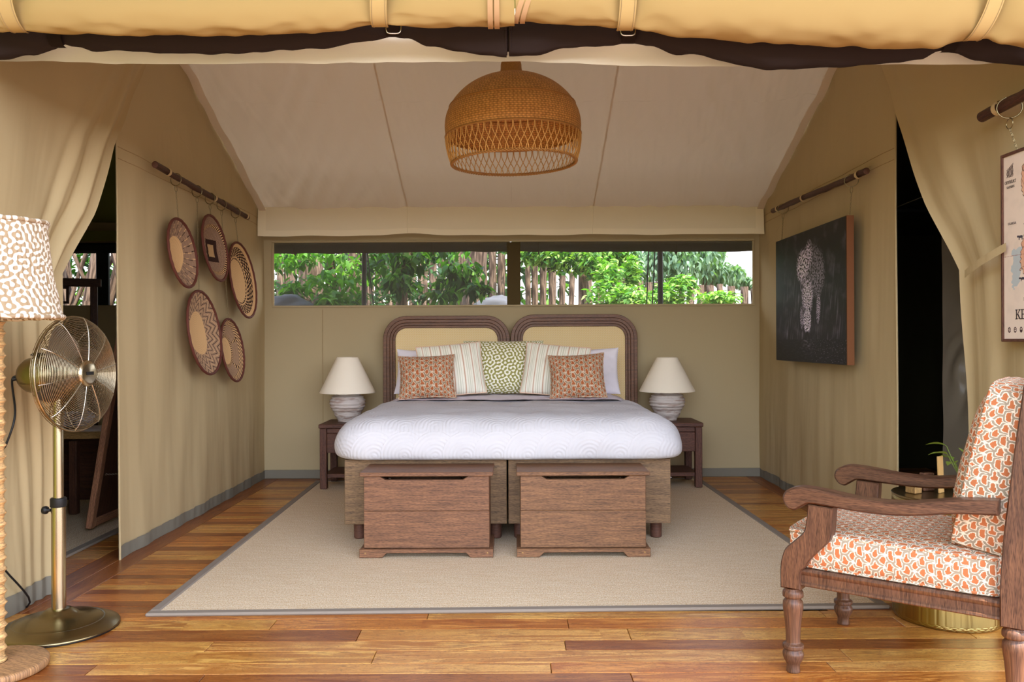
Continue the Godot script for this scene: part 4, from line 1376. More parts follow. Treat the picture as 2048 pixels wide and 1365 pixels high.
# ---------------------------------------------------------------- pendant
func make_pendant() -> void:
	var d := 4.2
	var c := P(1028, 326, d)
	var lamp := thing("pendant_lamp", "large dome shaped woven wicker pendant lamp with open lattice rim over the bed", "lamp", Vector3(c.x, c.y, -d))
	lamp.rotation_degrees = Vector3(0, 20, 1.6)
	var prof := curve([Vector2(0.342, 0.135), Vector2(0.346, 0.19), Vector2(0.335, 0.25), Vector2(0.30, 0.315), Vector2(0.24, 0.375), Vector2(0.165, 0.418), Vector2(0.10, 0.437), Vector2(0.064, 0.45), Vector2(0.054, 0.475), Vector2(0.052, 0.50), Vector2(0.043, 0.515), Vector2(0.0, 0.518)], 5)
	put("woven_dome", Shape.new().lathe(prof, 96), m.wicker, lamp)
	for h in [[0.135, 0.343, 0.006], [0.285, 0.319, 0.0045]]:
		var ring := []
		for k in 64:
			ring.append(Vector3(cos(TAU * k / 64) * h[1], h[0], sin(TAU * k / 64) * h[1]))
		put("binding_ring", Shape.new().tube(ring, h[2], 6, true), m.cane_rim, lamp)
	var edge := Shape.new()
	for s in 3:   # plaited rim
		var ring := []
		for k in 240:
			var a := TAU * k / 240
			var w := a * 40 + s * TAU / 3
			ring.append(Vector3(cos(a) * (0.316 + 0.006 * cos(w)), 0.006 * sin(w) + 0.0, sin(a) * (0.316 + 0.006 * cos(w))))
		edge.tube(ring, 0.0036, 5, true)
	put("plaited_rim", edge, m.cane_rim, lamp)
	var strands := Shape.new()
	for k in 62:
		for s in [-1, 1]:
			var pts := []
			for j in 9:
				var u := j / 8.0
				var a: float = TAU * k / 62.0 + s * (0.006 + 0.12 * smoothstep(0.15, 1.0, u) )
				var r = lerpf(0.343, 0.318, u * u) + s * 0.002
				pts.append(Vector3(cos(a) * r, lerpf(0.135, 0.0, u), sin(a) * r))
			strands.tube(pts, 0.0023, 5, false, false)
	tag(put("lattice_strands", strands, m.cane_strand, lamp), "honey coloured crossing cane strands", "", "", "stuff")
	put("cord", Shape.new().tube([Vector3(0, 0.517, 0), Vector3(0.03, 1.12, 0)], 0.004, 8), m.black, lamp)
	put("lamp_holder", Shape.new().lathe([Vector2(0, 0.38), Vector2(0.02, 0.38), Vector2(0.024, 0.44), Vector2(0.02, 0.5), Vector2(0, 0.5)], 16), m.black, lamp)

# ---------------------------------------------------------------- rolled flaps over the opening
func roll_shape(d: float, px0: float, px1: float, top: float, low: Array, ties: Array, seed_: int, puff: float) -> Shape:
	var x0 := P(px0, 50, d).x
	var x1 := P(px1, 50, d).x
	return Shape.new().grid(func(a, b):
		var px := lerpf(px0, px1, b)
		var y_low := P(px, along(low, px), d).y
		var y_top := P(px, top, d).y
		var squeeze := 0.0
		for t in ties:
			squeeze = maxf(squeeze, exp(-pow((px - t) / 34.0, 2)))
		y_top -= squeeze * 0.030
		var w: float = -a * TAU
		var r := (y_top - y_low) / 2
		var bump := puff * soft.get_noise_3d(px * 0.016, cos(w) * 1.3 + seed_, sin(w) * 1.3)
		var spread := 0.0
		for t in ties:   # creases that fan out from a tie
			var e: float = absf(px - t)
			spread += 0.010 * exp(-e / 70.0) * sin(w * 5.0 + signf(px - t) * e * 0.05) * smoothstep(6.0, 30.0, e)
		r += (bump + spread) * (1.0 - 0.5 * maxf(0.0, -sin(w)))
		var flat := 1.0 - 0.45 * squeeze
		return Vector3(lerpf(x0, x1, b), (y_top + y_low) / 2 + sin(w) * r, -d - 0.0 + cos(w) * (y_top - y_low) / 2 * 0.8 * flat), 40, 120, Vector2(0.5, x1 - x0), true, true)

func make_front_rolls() -> void:
	var khaki := [[-60, 60.0], [0, 62.0], [33, 60.0], [80, 64.0], [230, 69.0], [480, 69.0], [640, 64.0], [760, 49.0], [850, 53.0], [960, 52.0], [1027, 53.0]]
	var khaki_r := [[1038, 42.0], [1130, 47.0], [1230, 54.0], [1300, 63.0], [1366, 73.0], [1560, 85.0], [1800, 94.0], [1865, 97.0], [1930, 78.0], [1975, 76.0], [2000, 88.0], [2110, 98.0]]
	var dark := [[-60, 124.0], [0, 119.0], [60, 108.0], [105, 98.0], [130, 90.0], [155, 93.0], [190, 100.0], [420, 107.0], [640, 97.0], [740, 80.0], [785, 72.0], [815, 78.0], [860, 92.0], [950, 107.0], [1008, 112.0]]
	var dark_r := [[1024, 111.0], [1060, 110.0], [1130, 97.0], [1220, 89.0], [1265, 85.0], [1300, 93.0], [1366, 108.0], [1560, 138.0], [1640, 135.0], [1760, 128.0], [1840, 118.0], [1880, 101.0], [1905, 104.0], [1960, 121.0], [2110, 134.0]]
	var inner := 3.09
	var outer := 2.91
	for s in [0, 1]:
		var side := "left" if s == 0 else "right"
		var net := thing("rolled_mesh_screen", "dark mesh screen rolled up over the %s half of the opening" % side, "insect screen", Vector3.ZERO, 0, "rolled mesh screens")
		var ties: Array = [[118, 787], [1256, 1895]][s]
		put("mesh_roll", roll_shape(inner, -60 if s == 0 else 1018, 1013 if s == 0 else 2110, 34, dark if s == 0 else dark_r, ties, 3 + s, 0.010), m.netting_roll, net)
		for t in ties:
			var p := P(t, along(dark if s == 0 else dark_r, t), inner)
			var ring := []
			for k in 13:
				var w := -PI * 0.62 + PI * 1.1 * k / 12.0
				ring.append(Vector3(p.x, p.y + 0.032 + 0.034 * sin(w), -inner + 0.036 * cos(w)))
			var strap := Shape.new().grid(func(a, b):
				var q: Vector3 = ring[int(round(b * 12))]
				return q + Vector3((a - 0.5) * 0.05, 0, 0), 2, 12, Vector2(0.05, 0.2), false, true)
			put("tie", strap, m.netting_tie, net)
		# coiled end beside the middle gap
		var ex := 1006.0 if s == 0 else 1026.0
		var sgn := 1.0 if s == 0 else -1.0
		var e := P(ex, 73, inner)
		put("coil_end", Shape.new().grid(func(a, b): return e + Vector3(sgn * -0.004, 0.068 * b * sin(-a * TAU), 0.058 * b * cos(-a * TAU)), 28, 3), m.netting_roll, net)
		for k in 3:
			var ring := []
			for j in 33:
				var w := TAU * j / 32.0
				var rr := 0.058 - 0.012 * k - 0.003 * j / 32.0
				ring.append(e + Vector3(sgn * (0.010 + 0.004 * k) * (1 if k != 1 else 1), rr * 1.15 * sin(w) - 0.0, rr * cos(w)))
			put("coil_edge", Shape.new().tube(ring, 0.007, 6), m.netting_roll, net)

		var roll := thing("rolled_canvas_flap", "golden khaki canvas flap rolled up over the %s half of the opening" % side, "tent flap", Vector3.ZERO, 0, "rolled canvas flaps")
		var pull: Array = [[30, 762], [1252, 1966]][s]
		var low: Array = khaki if s == 0 else khaki_r
		put("canvas_roll", roll_shape(outer, -60 if s == 0 else 1031, 1029 if s == 0 else 2110, -14 if s == 0 else -34, low, pull, 13 + s, 0.014), m.roll, roll)
		for t in pull:
			var yl := P(t, along(low, t), outer).y
			var yt := P(t, -30, outer).y
			var tilt := 0.035 if t == 1966 else (-0.012 if t == 30 else 0.004)
			var r := (yt - yl) / 2 * 0.98
			var band := func(a: float, b: float, lift: float) -> Vector3:
				var w := -PI * 0.62 + PI * 1.1 * b
				return Vector3(P(t, 30, outer).x + (a - 0.5) * 0.058 + tilt * sin(w), (yt + yl) / 2 + sin(w) * (r + lift), -outer + cos(w) * (r * 0.72 + lift))
			var st := put("strap", Shape.new().grid(func(a, b): return band.call(a, b, 0.008), 2, 24, Vector2(0.06, 0.3), false, true), m.strap, roll)
			for e2 in [0.10, 0.90]:
				var line := []
				for k in 25:
					line.append(band.call(e2, k / 24.0, 0.009))
				put("stitching", Shape.new().tube(line, 0.0012, 4), m.thread, st)
			if t == 762 or t == 1252:   # metal loop under the strap
				var c := P(t + (25 if t == 762 else 4), 56 if t == 762 else 60, outer + 0.03)
				put("metal_loop", Shape.new().tube(curve([c + Vector3(-0.024, 0.02, 0), c + Vector3(-0.024, -0.014, 0), c + Vector3(0, -0.02, 0), c + Vector3(0.024, -0.014, 0), c + Vector3(0.024, 0.02, 0), c + Vector3(0, 0.026, 0)], 4, true), 0.0022, 6, true), m.steel, roll)
		# zip along the middle edge
		var zx := 990.0 if s == 0 else 1052.0
		for off in [-9, 4]:
			var yl2 := P(zx, along(low, zx), outer).y
			var yt2 := P(zx, -14, outer).y
			var r2 := (yt2 - yl2) / 2
			put("zip", Shape.new().grid(func(a, b):
				var w = -PI * 0.6 + PI * 1.1 * b
				return Vector3(P(zx + off, 30, outer).x + (a - 0.5) * 0.018 + (-0.0 if s == 0 else 0.02 * sin(w)), (yt2 + yl2) / 2 + sin(w) * (r2 + 0.006), -outer + cos(w) * (r2 * 0.95 + 0.006)), 3, 24, Vector2(0.02, 0.3), false, true), m.zip, roll)

# ---------------------------------------------------------------- rods, rings and chains
func hanging_rod(label: String, a: Vector3, b: Vector3, r: float, straps: Array, wall_x: float) -> Node3D:
	var o := thing("hanging_rod", label, "rod", a, 0, "rods strapped to the canvas")
	var pts := []
	var rad := []
	for k in 15:
		var u := k / 14.0
		pts.append((b - a) * u + Vector3(0, 0.004 * soft.get_noise_1d(u * 5 + a.z), 0))
		rad.append(r * (1 + 0.12 * soft.get_noise_1d(u * 9 + 3)))
	put("pole", Shape.new().tube(pts, rad, 14), m.rod, o)
	put("cut_end", Shape.new().lathe([Vector2(r * 0.95, -0.001), Vector2(r * 0.93, 0.002), Vector2(0, 0.003)], 14), m.walnut, o, Transform3D(Basis(Quaternion(Vector3.UP, (a - b).normalized())), Vector3.ZERO))
	var s := signf(wall_x)
	for f in straps:
		var c: Vector3 = (b - a) * f
		var gap := absf(wall_x - a.x)
		put("leather_strap", Shape.new().grid(func(u, v):
			var p := Vector2(gap, 0.05).lerp(Vector2(0.0, r * 1.14 + 0.003), v / 0.2)
			if v > 0.2:
				var w = PI / 2 + PI * (v - 0.2) / 0.8
				p = Vector2(cos(w), sin(w)) * (r * 1.14 + 0.003)
			return c + Vector3(s * p.x, p.y, (u - 0.5) * 0.028), 2, 20, Vector2(0.02, 0.15), false, s > 0), m.leather, o)
	return o

func ring_and_chain(o: Node3D, c: Vector3, r: float, bottom: Vector3) -> void:
	# parts of the thing that hangs: a ring on the rod, a small one below it, a fine chain
	var big := []
	var little := []
	for k in 20:
		var w := TAU * k / 20
		big.append(c + Vector3(sin(w) * r, cos(w) * r - r * 0.45, sin(w) * r * 0.35))
		little.append(c + Vector3(0, -r * 1.45 - r * 0.5 + cos(w) * r * 0.5, sin(w) * r * 0.5))
	put("ring", Shape.new().tube(big, 0.0026, 6, true), m.bronze, o)
	put("small_ring", Shape.new().tube(little, 0.002, 6, true), m.bronze, o)
	var top := c + Vector3(0, -r * 2.4, 0)
	var links := Shape.new()
	var n := maxi(int(top.distance_to(bottom) / 0.011), 2)
	for k in n:
		var p := top.lerp(bottom, (k + 0.5) / n)
		var loop := []
		for j in 6:
			var w := TAU * j / 6
			loop.append(p + Vector3(0, 0.0075 * cos(w), 0) + (Vector3(0.0035, 0, 0) if k % 2 == 0 else Vector3(0, 0, 0.0035)) * sin(w))
		links.tube(loop, 0.0011, 4, true)
	tag(put("chain", links, m.bronze, o), "", "", "", "stuff")

# ---------------------------------------------------------------- baskets on the left wall
func basket_print(kind: int) -> ImageTexture:
	var straw := rgb(218, 178, 128)
	var brown := rgb(58, 40, 34)
	var mid := rgb(178, 146, 120)
	return paint(320, 320, func(u, v):
		var x: float = u * 2 - 1
		var y: float = v * 2 - 1
		var r := sqrt(x * x + y * y)
		var a := atan2(y, x)
		var coil: float = 0.06 * sin(r * 150.0)
		var speckle: bool = sin(r * 190.0) * sin(a * (60.0 + floor(r * 6.0) * 12.0)) > -0.1
		var c := straw
		match kind:
			0:   # light oval centre, speckled field, stepped dark lines
				if r > 0.52 + 0.05 * sin(a * 2):
					c = mid if speckle else brown.lerp(mid, 0.4)
					var step: float = fposmod(a * 3.0 / TAU * 4 + 0.3 * signf(sin(r * 26.0)), 1.0)
					if step < 0.045:
						c = brown.darkened(0.3)
					elif step > 0.5 and step < 0.56:
						c = straw
			1:   # speckled with a brown square and a dotted arc
				c = mid if speckle else brown.lerp(mid, 0.25)
				var q: float = maxf(absf(x + 0.25) * 0.9, absf(y - 0.02) * 0.9)
				if q < 0.30:
					c = brown
				if q < 0.17:
					c = straw.darkened(0.15)
				var arc := absf(Vector2(x + 0.25, y).length() - 0.72)
				if arc < 0.05:
					c = straw if sin(a * 70) > 0 else brown
			2:   # wide light centre and rim, dark checked band
				if r > 0.56 and r < 0.86:
					c = brown if sin(r * 70.0) * sin(a * 34.0 + floor(r * 12.0) * 1.2) > -0.15 else straw
				if r > 0.60 and r < 0.63:
					c = straw
			3:   # light centre, field of zigzag steps
				if r > 0.50 + 0.03 * sin(a * 3 + 1):
					c = mid.lerp(brown, 0.2) if speckle else mid.lerp(straw, 0.2)
					var z: float = fposmod(r * 7.0 + 0.55 * absf(fposmod(a / TAU * 16.0, 1.0) - 0.5) * 4.0, 1.0)
					if z < 0.13:
						c = brown.darkened(0.2)
					elif z > 0.5 and z < 0.61:
						c = straw
			4:   # centre ringed, then rays, then herringbone
				if r > 0.42 and r < 0.50:
					c = brown if sin(a * 50) > 0 else straw
				elif r >= 0.50 and r < 0.80:
					c = mid.lerp(brown, 0.35) if speckle else straw.lerp(mid, 0.5)
					if absf(sin(a * 2.5 + 0.4)) < 0.10 + 0.5 * (r - 0.5):
						c = brown if sin(r * 90) > 0 else straw
				elif r >= 0.80:
					c = brown.lerp(mid, 0.3) if sin(r * 100.0 + a * 40.0) > 0.1 else straw
		if r > 0.945:
			return rgb(84, 44, 34)
		return c.darkened(maxf(0.0, coil)))

func make_left_wall_things() -> void:
	var x := -1.955
	var a := on_side(310, 330, x)
	var b := on_side(495, 435, x)
	hanging_rod("dark wooden rod carrying five round baskets on the left canvas wall", a, b, 0.018, [0.10, 0.56, 0.97], -SIDE)
	var coil := paint(16, 256, func(_u, v): return grey(0.5 + 0.5 * sin(v * TAU * 24)))
	# pixel of the middle, diameter, pixel of its ring on the rod
	var list := [
		[363, 507, 0.405, 352, "round basket hanging nearest the doorway, with plain oval centre and stepped lines"],
		[428, 497, 0.43, 420, "round basket with a brown square and dotted arc, in the middle of the upper row"],
		[484, 561, 0.545, 471, "large round basket with a dark checked band, nearest the bed"],
		[407, 666, 0.53, 394, "largest lower round basket, with zigzag steps round a pale centre"],
		[463, 701, 0.435, 443, "small lower round basket with a ringed centre and herringbone rim"]]
	for k in 5:
		var q: Array = list[k]
		var c := on_side(q[0], q[1], -1.945)
		var r: float = q[2] / 2
		var o := thing("wall_basket", q[4], "basket", c, 0, "round woven baskets on the left wall")
		var tilt := Node3D.new()
		var lean := Basis.from_euler(Vector3(0, 0, deg_to_rad(8)))
		var prof := []
		for j in 25:
			var u := j / 24.0
			prof.append(Vector2(maxf(u, 0.001) * r, 0.055 * (pow(u, 2.4))))
		tilt.free()
		# the bowl opens towards the room: its axis is turned to +x
		var face := Transform3D(lean * Basis.from_euler(Vector3(0, 0, -PI / 2)), Vector3.ZERO)
		var bowl := Shape.new()
		bowl.grid(func(u, v):
			var w: float = u * TAU
			var rr: float = maxf(v, 0.002)
			var y := 0.055 * pow(rr, 2.4) - 0.045 + 0.0012 * sin(rr * r * 900.0)
			return face * Vector3(cos(w) * rr * r, y, sin(w) * rr * r), 56, 40)
		for j in bowl.t.size():
			var w: float = bowl.t[j].x * TAU
			bowl.t[j] = Vector2(0.5 + 0.485 * bowl.t[j].y * sin(w), 0.5 + 0.485 * bowl.t[j].y * cos(w))
		put("bowl", bowl, cloth(Color.WHITE, basket_print(k)), o)
		var rim := []
		for j in 72:
			var w := TAU * j / 72.0
			rim.append(face * Vector3(cos(w) * r, 0.010 + 0.001 * sin(j * 2.0), sin(w) * r))
		put("bound_rim", Shape.new().tube(rim, 0.0085, 8, true), m.rim_brown if m.has("rim_brown") else rim_material(), o)
		var on_rod := a.lerp(b, (on_side(q[3], 380, x).z - a.z) / (b.z - a.z))
		var top: Vector3 = face * Vector3(-r, 0.01, 0)
		ring_and_chain(o, on_rod - c, 0.036, top + Vector3(0, 0.004, 0))

func rim_material() -> StandardMaterial3D:
	m.rim_brown = surface(rgb(96, 50, 38), 0.7)
	return m.rim_brown

# ---------------------------------------------------------------- photograph on the right wall
func leopard_print() -> ImageTexture:
	var lobes := [   # middle, half width, half height, turn, lightness
		[0.545, 0.27, 0.215, 0.19, 0.0, 0.34], [0.44, 0.26, 0.115, 0.16, 0.1, 0.60], [0.52, 0.20, 0.07, 0.13, 0.0, 0.55], [0.655, 0.36, 0.105, 0.20, 0.1, 0.36],
		[0.505, 0.50, 0.10, 0.17, 0.0, 0.62], [0.50, 0.68, 0.068, 0.125, 0.0, 0.74], [0.655, 0.60, 0.036, 0.14, 0.05, 0.50], [0.42, 0.66, 0.032, 0.11, -0.05, 0.46], [0.53, 0.11, 0.05, 0.05, 0.0, 0.36]]
	return paint(480, 330, func(u, v):
		var blur: float = rough.get_noise_2d(u * 6.0, v * 5.0)
		var blades: float = soft.get_noise_2d(u * 34.0 + v * 5.0, v * 3.5)
		var back: float = 0.10 + 0.32 * maxf(0.0, blur) + 0.45 * maxf(0.0, blades - 0.30) * smoothstep(0.15, 0.5, v) * (1.0 - smoothstep(0.85, 1.0, v))
		back *= 1.0 - 0.5 * smoothstep(0.3, 0.0, u)
		var g := back
		var tint := Color(1.0, 0.94, 1.06)
		var inside := 0.0
		var light := 0.0
		for e in lobes:
			var dx: float = (u - e[0]) * cos(e[4]) + (v - e[1]) * sin(e[4])
			var dy: float = -(u - e[0]) * sin(e[4]) + (v - e[1]) * cos(e[4])
			var k: float = 1.0 - sqrt(pow(dx / e[2], 2) + pow(dy / e[3], 2))
			if k > -0.1:
				var w: float = smoothstep(-0.05, 0.25, k + 0.05 * soft.get_noise_2d(u * 60, v * 60))
				inside = maxf(inside, w)
				light = maxf(light, e[5] * w * (0.55 + 0.45 * clampf(k * 2.0, 0.0, 1.0)))
		if inside > 0.0:
			var small := smoothstep(0.40, 0.70, v)
			var k1 := lerpf(58.0, 78.0, small)
			var f: float = soft.get_noise_2d(u * k1, v * k1 * 0.68)
			var spot := smoothstep(0.05, 0.25, f)
			var fur: float = 1.0 + 0.25 * soft.get_noise_2d(u * 120.0, v * 60.0)
			g = lerpf(back, minf(light * 1.55, 0.98) * fur * (1.0 - 0.80 * spot), inside)
			# dark gap between the front legs, ears, eyes and nose
			if v > 0.52 and v < 0.78 and absf(u - 0.595) < 0.02:
				g *= 0.4
		for e in [[0.425, 0.42, 0.022, 0.8], [0.585, 0.405, 0.022, 0.8]]:
			var q: float = Vector2((u - e[0]) / e[2], (v - e[1]) / (e[2] * 1.8)).length()
			if q < 1.0:
				g = e[3] * 0.75 if q > 0.55 else 0.10
		for e in [[0.468, 0.60, 0.010], [0.535, 0.60, 0.010], [0.50, 0.785, 0.018]]:
			if Vector2((u - e[0]) / e[2], (v - e[1]) / (e[2] * 0.9)).length() < 1.0:
				g = 0.04
		# water below with a faint reflection
		if v > 0.83:
			var wave: float = soft.get_noise_2d(u * 18.0, v * 70.0)
			g = 0.05 + 0.10 * maxf(0.0, wave) + 0.28 * exp(-pow((u - 0.5) / 0.07, 2)) * maxf(0.0, 0.5 + wave) * (1.0 - smoothstep(0.83, 1.0, v))
			if soft.get_noise_2d(u * 50.0, v * 90.0) > 0.62 and u > 0.55:
				g = 0.4
		return Color(g * tint.r, g * tint.g, g * tint.b))

func make_right_wall_things() -> void:
	var x := 1.96
	var a := on_side(1733, 343, x)
	var b := on_side(1546, 422, x)
	hanging_rod("dark wooden rod above the leopard photograph on the right canvas wall", a, b, 0.018, [0.06, 0.60, 0.92], SIDE)
	var near := on_side(1694, 581, 1.93)
	var far := on_side(1552, 598, 1.93)
	var y0 := on_side(1695, 731, 1.93).y
	var y1 := on_side(1693, 431, 1.93).y
	var w := near.z - far.z
	var h := y1 - y0
	var c := Vector3(1.93, (y0 + y1) / 2, (near.z + far.z) / 2)
	var o := thing("framed_photograph", "dark canvas photograph of a leopard walking with lowered head, on the right wall", "picture", c)
	var front := Shape.new().grid(func(u, v): return Vector3(-0.0015, (v - 0.5) * (h - 0.012), lerpf(-w / 2 + 0.006, w / 2 - 0.006, u)), 1, 1, Vector2(1, 1), false, true)
	for k in front.t.size():
		front.t[k].y = 1.0 - front.t[k].y
	var print_ := surface(Color.WHITE, 0.5, leopard_print())
	put("print", front, print_, o)
	var side := 0.042
	put("frame_side", Shape.new().box(Vector3(side, h, 0.012), Transform3D.IDENTITY, 0.001), m.frame_wood if m.has("frame_wood") else frame_material(), o, shift(side / 2, 0, w / 2 - 0.006))
	put("frame_side", Shape.new().box(Vector3(side, h, 0.012), Transform3D.IDENTITY, 0.001), m.frame_wood, o, shift(side / 2, 0, -w / 2 + 0.006))
	put("frame_side", Shape.new().box(Vector3(side, 0.012, w - 0.024), Transform3D.IDENTITY, 0.001), m.black, o, shift(side / 2, h / 2 - 0.006, 0))
	put("frame_side", Shape.new().box(Vector3(side, 0.012, w - 0.024), Transform3D.IDENTITY, 0.001), m.black, o, shift(side / 2, -h / 2 + 0.006, 0))
	put("backing", Shape.new().box(Vector3(0.006, h - 0.024, w - 0.024), Transform3D.IDENTITY, 0.001), m.black, o, shift(0.006, 0, 0))
	for px in [1703.0, 1566.0]:
		var z := on_side(px, 400, x).z
		var on_rod := a.lerp(b, (z - a.z) / (b.z - a.z))
		ring_and_chain(o, on_rod - c, 0.036, Vector3(0.02, h / 2, z - c.z))

func frame_material() -> StandardMaterial3D:
	m.frame_wood = surface(rgb(122, 76, 44), 0.5)
	return m.frame_wood

# ---------------------------------------------------------------- map on the near right wall
func map_print(w: float, h: float) -> ImageTexture:
	# drawn in metres from the upper left corner
	var land := PackedVector2Array([Vector2(0.125, 0.06), Vector2(0.17, 0.035), Vector2(0.3, 0.05), Vector2(0.44, 0.09), Vector2(0.47, 0.25), Vector2(0.43, 0.40), Vector2(0.36, 0.56), Vector2(0.30, 0.60), Vector2(0.20, 0.53), Vector2(0.11, 0.46), Vector2(0.12, 0.36), Vector2(0.17, 0.29), Vector2(0.15, 0.20), Vector2(0.12, 0.15)])
	var lake := PackedVector2Array([Vector2(0.06, 0.385), Vector2(0.13, 0.375), Vector2(0.15, 0.42), Vector2(0.115, 0.47), Vector2(0.10, 0.52), Vector2(0.06, 0.54), Vector2(0.055, 0.46)])
	var beasts := [[0.112, 0.335, 0.024, 0.014], [0.125, 0.50, 0.026, 0.013], [0.15, 0.29, 0.018, 0.012], [0.155, 0.515, 0.018, 0.014], [0.30, 0.32, 0.026, 0.015], [0.35, 0.45, 0.024, 0.014]]
	var cloudy := func(p: Vector2) -> Vector2: return p + Vector2(soft.get_noise_2d(p.x * 40, p.y * 40), soft.get_noise_2d(p.x * 40 + 9, p.y * 40)) * 0.009
	return paint(384, 512, func(u, v):
		var p := Vector2(u * w, v * h)
		var q: Vector2 = cloudy.call(p)
		var c := rgb(236, 218, 202).darkened(0.05 * maxf(0.0, noise.get_noise_2d(u * 6, v * 8)))
		if Geometry2D.is_point_in_polygon(q, lake):
			c = c.lerp(rgb(176, 192, 200), 0.8)
		var inside := Geometry2D.is_point_in_polygon(q, land)
		if inside:
			c = rgb(230, 188, 158).lerp(rgb(222, 168, 138), clampf(0.5 + soft.get_noise_2d(p.x * 9, p.y * 9), 0.0, 1.0))
			if absf(soft.get_noise_2d(p.x * 8 + 3, p.y * 8)) < 0.02:
				c = rgb(120, 92, 80)
		for off in [Vector2(0.0022, 0), Vector2(0, 0.0022)]:
			if Geometry2D.is_point_in_polygon(cloudy.call(p + off), land) != inside:
				c = rgb(110, 80, 70)
		for b in beasts:   # small dark animals: body, head, legs
			var d := Vector2((p.x - b[0]) / b[2], (p.y - b[1]) / b[3])
			if Vector2(d.x, d.y * 1.6).length() < 0.6 or d.distance_to(Vector2(-0.7, -0.15)) < 0.28 or (d.y > 0 and d.y < 0.85 and absf(absf(d.x) - 0.38) < 0.1):
				c = rgb(66, 62, 72)
		if absf(p.y - 0.405) < 0.0012 and fposmod(p.x * 120.0, 1.0) < 0.45:
			c = rgb(140, 80, 70)
		# emblem: a leaning block cut by slanted bars
		var e := Vector2((p.x - 0.045) / 0.022, (p.y - 0.062) / 0.028)
		if absf(e.x) < 1.0 and e.y < 1.0 and e.y > -0.55 - 0.4 * e.x and fposmod(e.x * 2.4 + 0.45 * sin(e.y * 4.0), 1.0) < 0.66:
			c = rgb(72, 58, 54)
		# rule under the title and three round seals
		if absf(p.y - 0.655) < 0.001 and p.x > 0.085 and p.x < w - 0.085:
			c = rgb(90, 74, 70)
		for k in 6:
			var d := Vector2((p.x - 0.037 - 0.038 * k) / 0.0088, (p.y - 0.700) / 0.0115)
			var l := d.length()
			if l < 1.0 and not (l < 0.62 and (d.y < -0.1 if k % 3 == 2 else absf(sin(d.y * 5.0 + d.x * (3.0 if k % 3 == 0 else 0.0))) > 0.6)):
				c = rgb(70, 48, 46)
		return c)

func words(parent: Node3D, text: String, size: float, at: Vector3, serif := true, color := Color(0.2, 0.15, 0.14)) -> void:
	var t := TextMesh.new()
	var f := SystemFont.new()
	f.font_names = PackedStringArray(["Droid Serif" if serif else "Droid Sans"])
	t.font = f
	t.text = text
	t.font_size = 32
	t.pixel_size = size / 32.0
	t.depth = 0.0008
	t.horizontal_alignment = HORIZONTAL_ALIGNMENT_LEFT
	# the board faces -x; its left edge is the far one
	put("lettering", t, surface(color, 0.7), parent, Transform3D(Basis(Vector3(0, 0, 1), Vector3(0, 1, 0), Vector3(-1, 0, 0)), at))

func make_map() -> void:
	var x := 1.995
	var top_far := on_side(2001, 313, x)
	var low_far := on_side(2010, 684, x)
	var h := top_far.y - low_far.y
	var w := 0.56
	var z0 := (top_far.z + low_far.z) / 2
	var o := thing("map_poster", "framed illustrated map hanging on the canvas near the armchair", "map", Vector3(x, low_far.y, z0))
	var sheet := Shape.new().grid(func(u, v): return Vector3(-0.002, 0.009 + v * (h - 0.018), 0.009 + u * (w - 0.018)), 1, 1, Vector2.ONE, false, true)
	for k in sheet.t.size():
		sheet.t[k].y = 1.0 - sheet.t[k].y
	put("printed_sheet", sheet, surface(Color.WHITE, 0.75, map_print(w - 0.018, h - 0.018)), o)
	put("backing", Shape.new().box(Vector3(0.006, h - 0.01, w - 0.01), Transform3D.IDENTITY, 0.001), m.walnut_dark, o, shift(0.004, h / 2, w / 2))
	for q in [[0.012, h, 0.012, h / 2, 0.006], [0.012, h, 0.012, h / 2, w - 0.006]]:
		put("frame_side", Shape.new().box(Vector3(0.018, q[1], q[2]), Transform3D.IDENTITY, 0.002), m.walnut_dark, o, shift(0, q[3], q[4]))
	for y in [0.006, h - 0.006]:
		put("frame_side", Shape.new().box(Vector3(0.018, 0.012, w - 0.024), Transform3D.IDENTITY, 0.002), m.walnut_dark, o, shift(0, y, w / 2))
	var ink := Color(0.22, 0.17, 0.16)
	words(o, "OFFBEAT", 0.0165, Vector3(-0.003, h - 0.118, 0.020), true, ink)
	words(o, "SAFARIS", 0.0125, Vector3(-0.003, h - 0.138, 0.033), true, ink)
	words(o, "UGANDA", 0.0125, Vector3(-0.003, h - 0.285, 0.040), true, Color(0.45, 0.4, 0.38))
	words(o, "KENYA", 0.052, Vector3(-0.003, h - 0.650, 0.085), true, ink)
	words(o, "MAP OF", 0.016, Vector3(-0.003, h - 0.590, 0.14), true, ink)
	var ra := on_side(1964, 234, 1.965)
	var dir := (on_side(2046, 192, 1.965) - ra).normalized()
	var rb := ra + dir * 0.95
	hanging_rod("thick dark wooden rod above the framed map", ra, rb, 0.022, [0.13, 0.85], SIDE)
	for q in [[0.20, 0.145], [0.70, w - 0.12]]:
		var c := ra.lerp(rb, q[0]) - o.position
		ring_and_chain(o, c, 0.042, Vector3(0, h, clampf(c.z, 0.03, w - 0.03)))

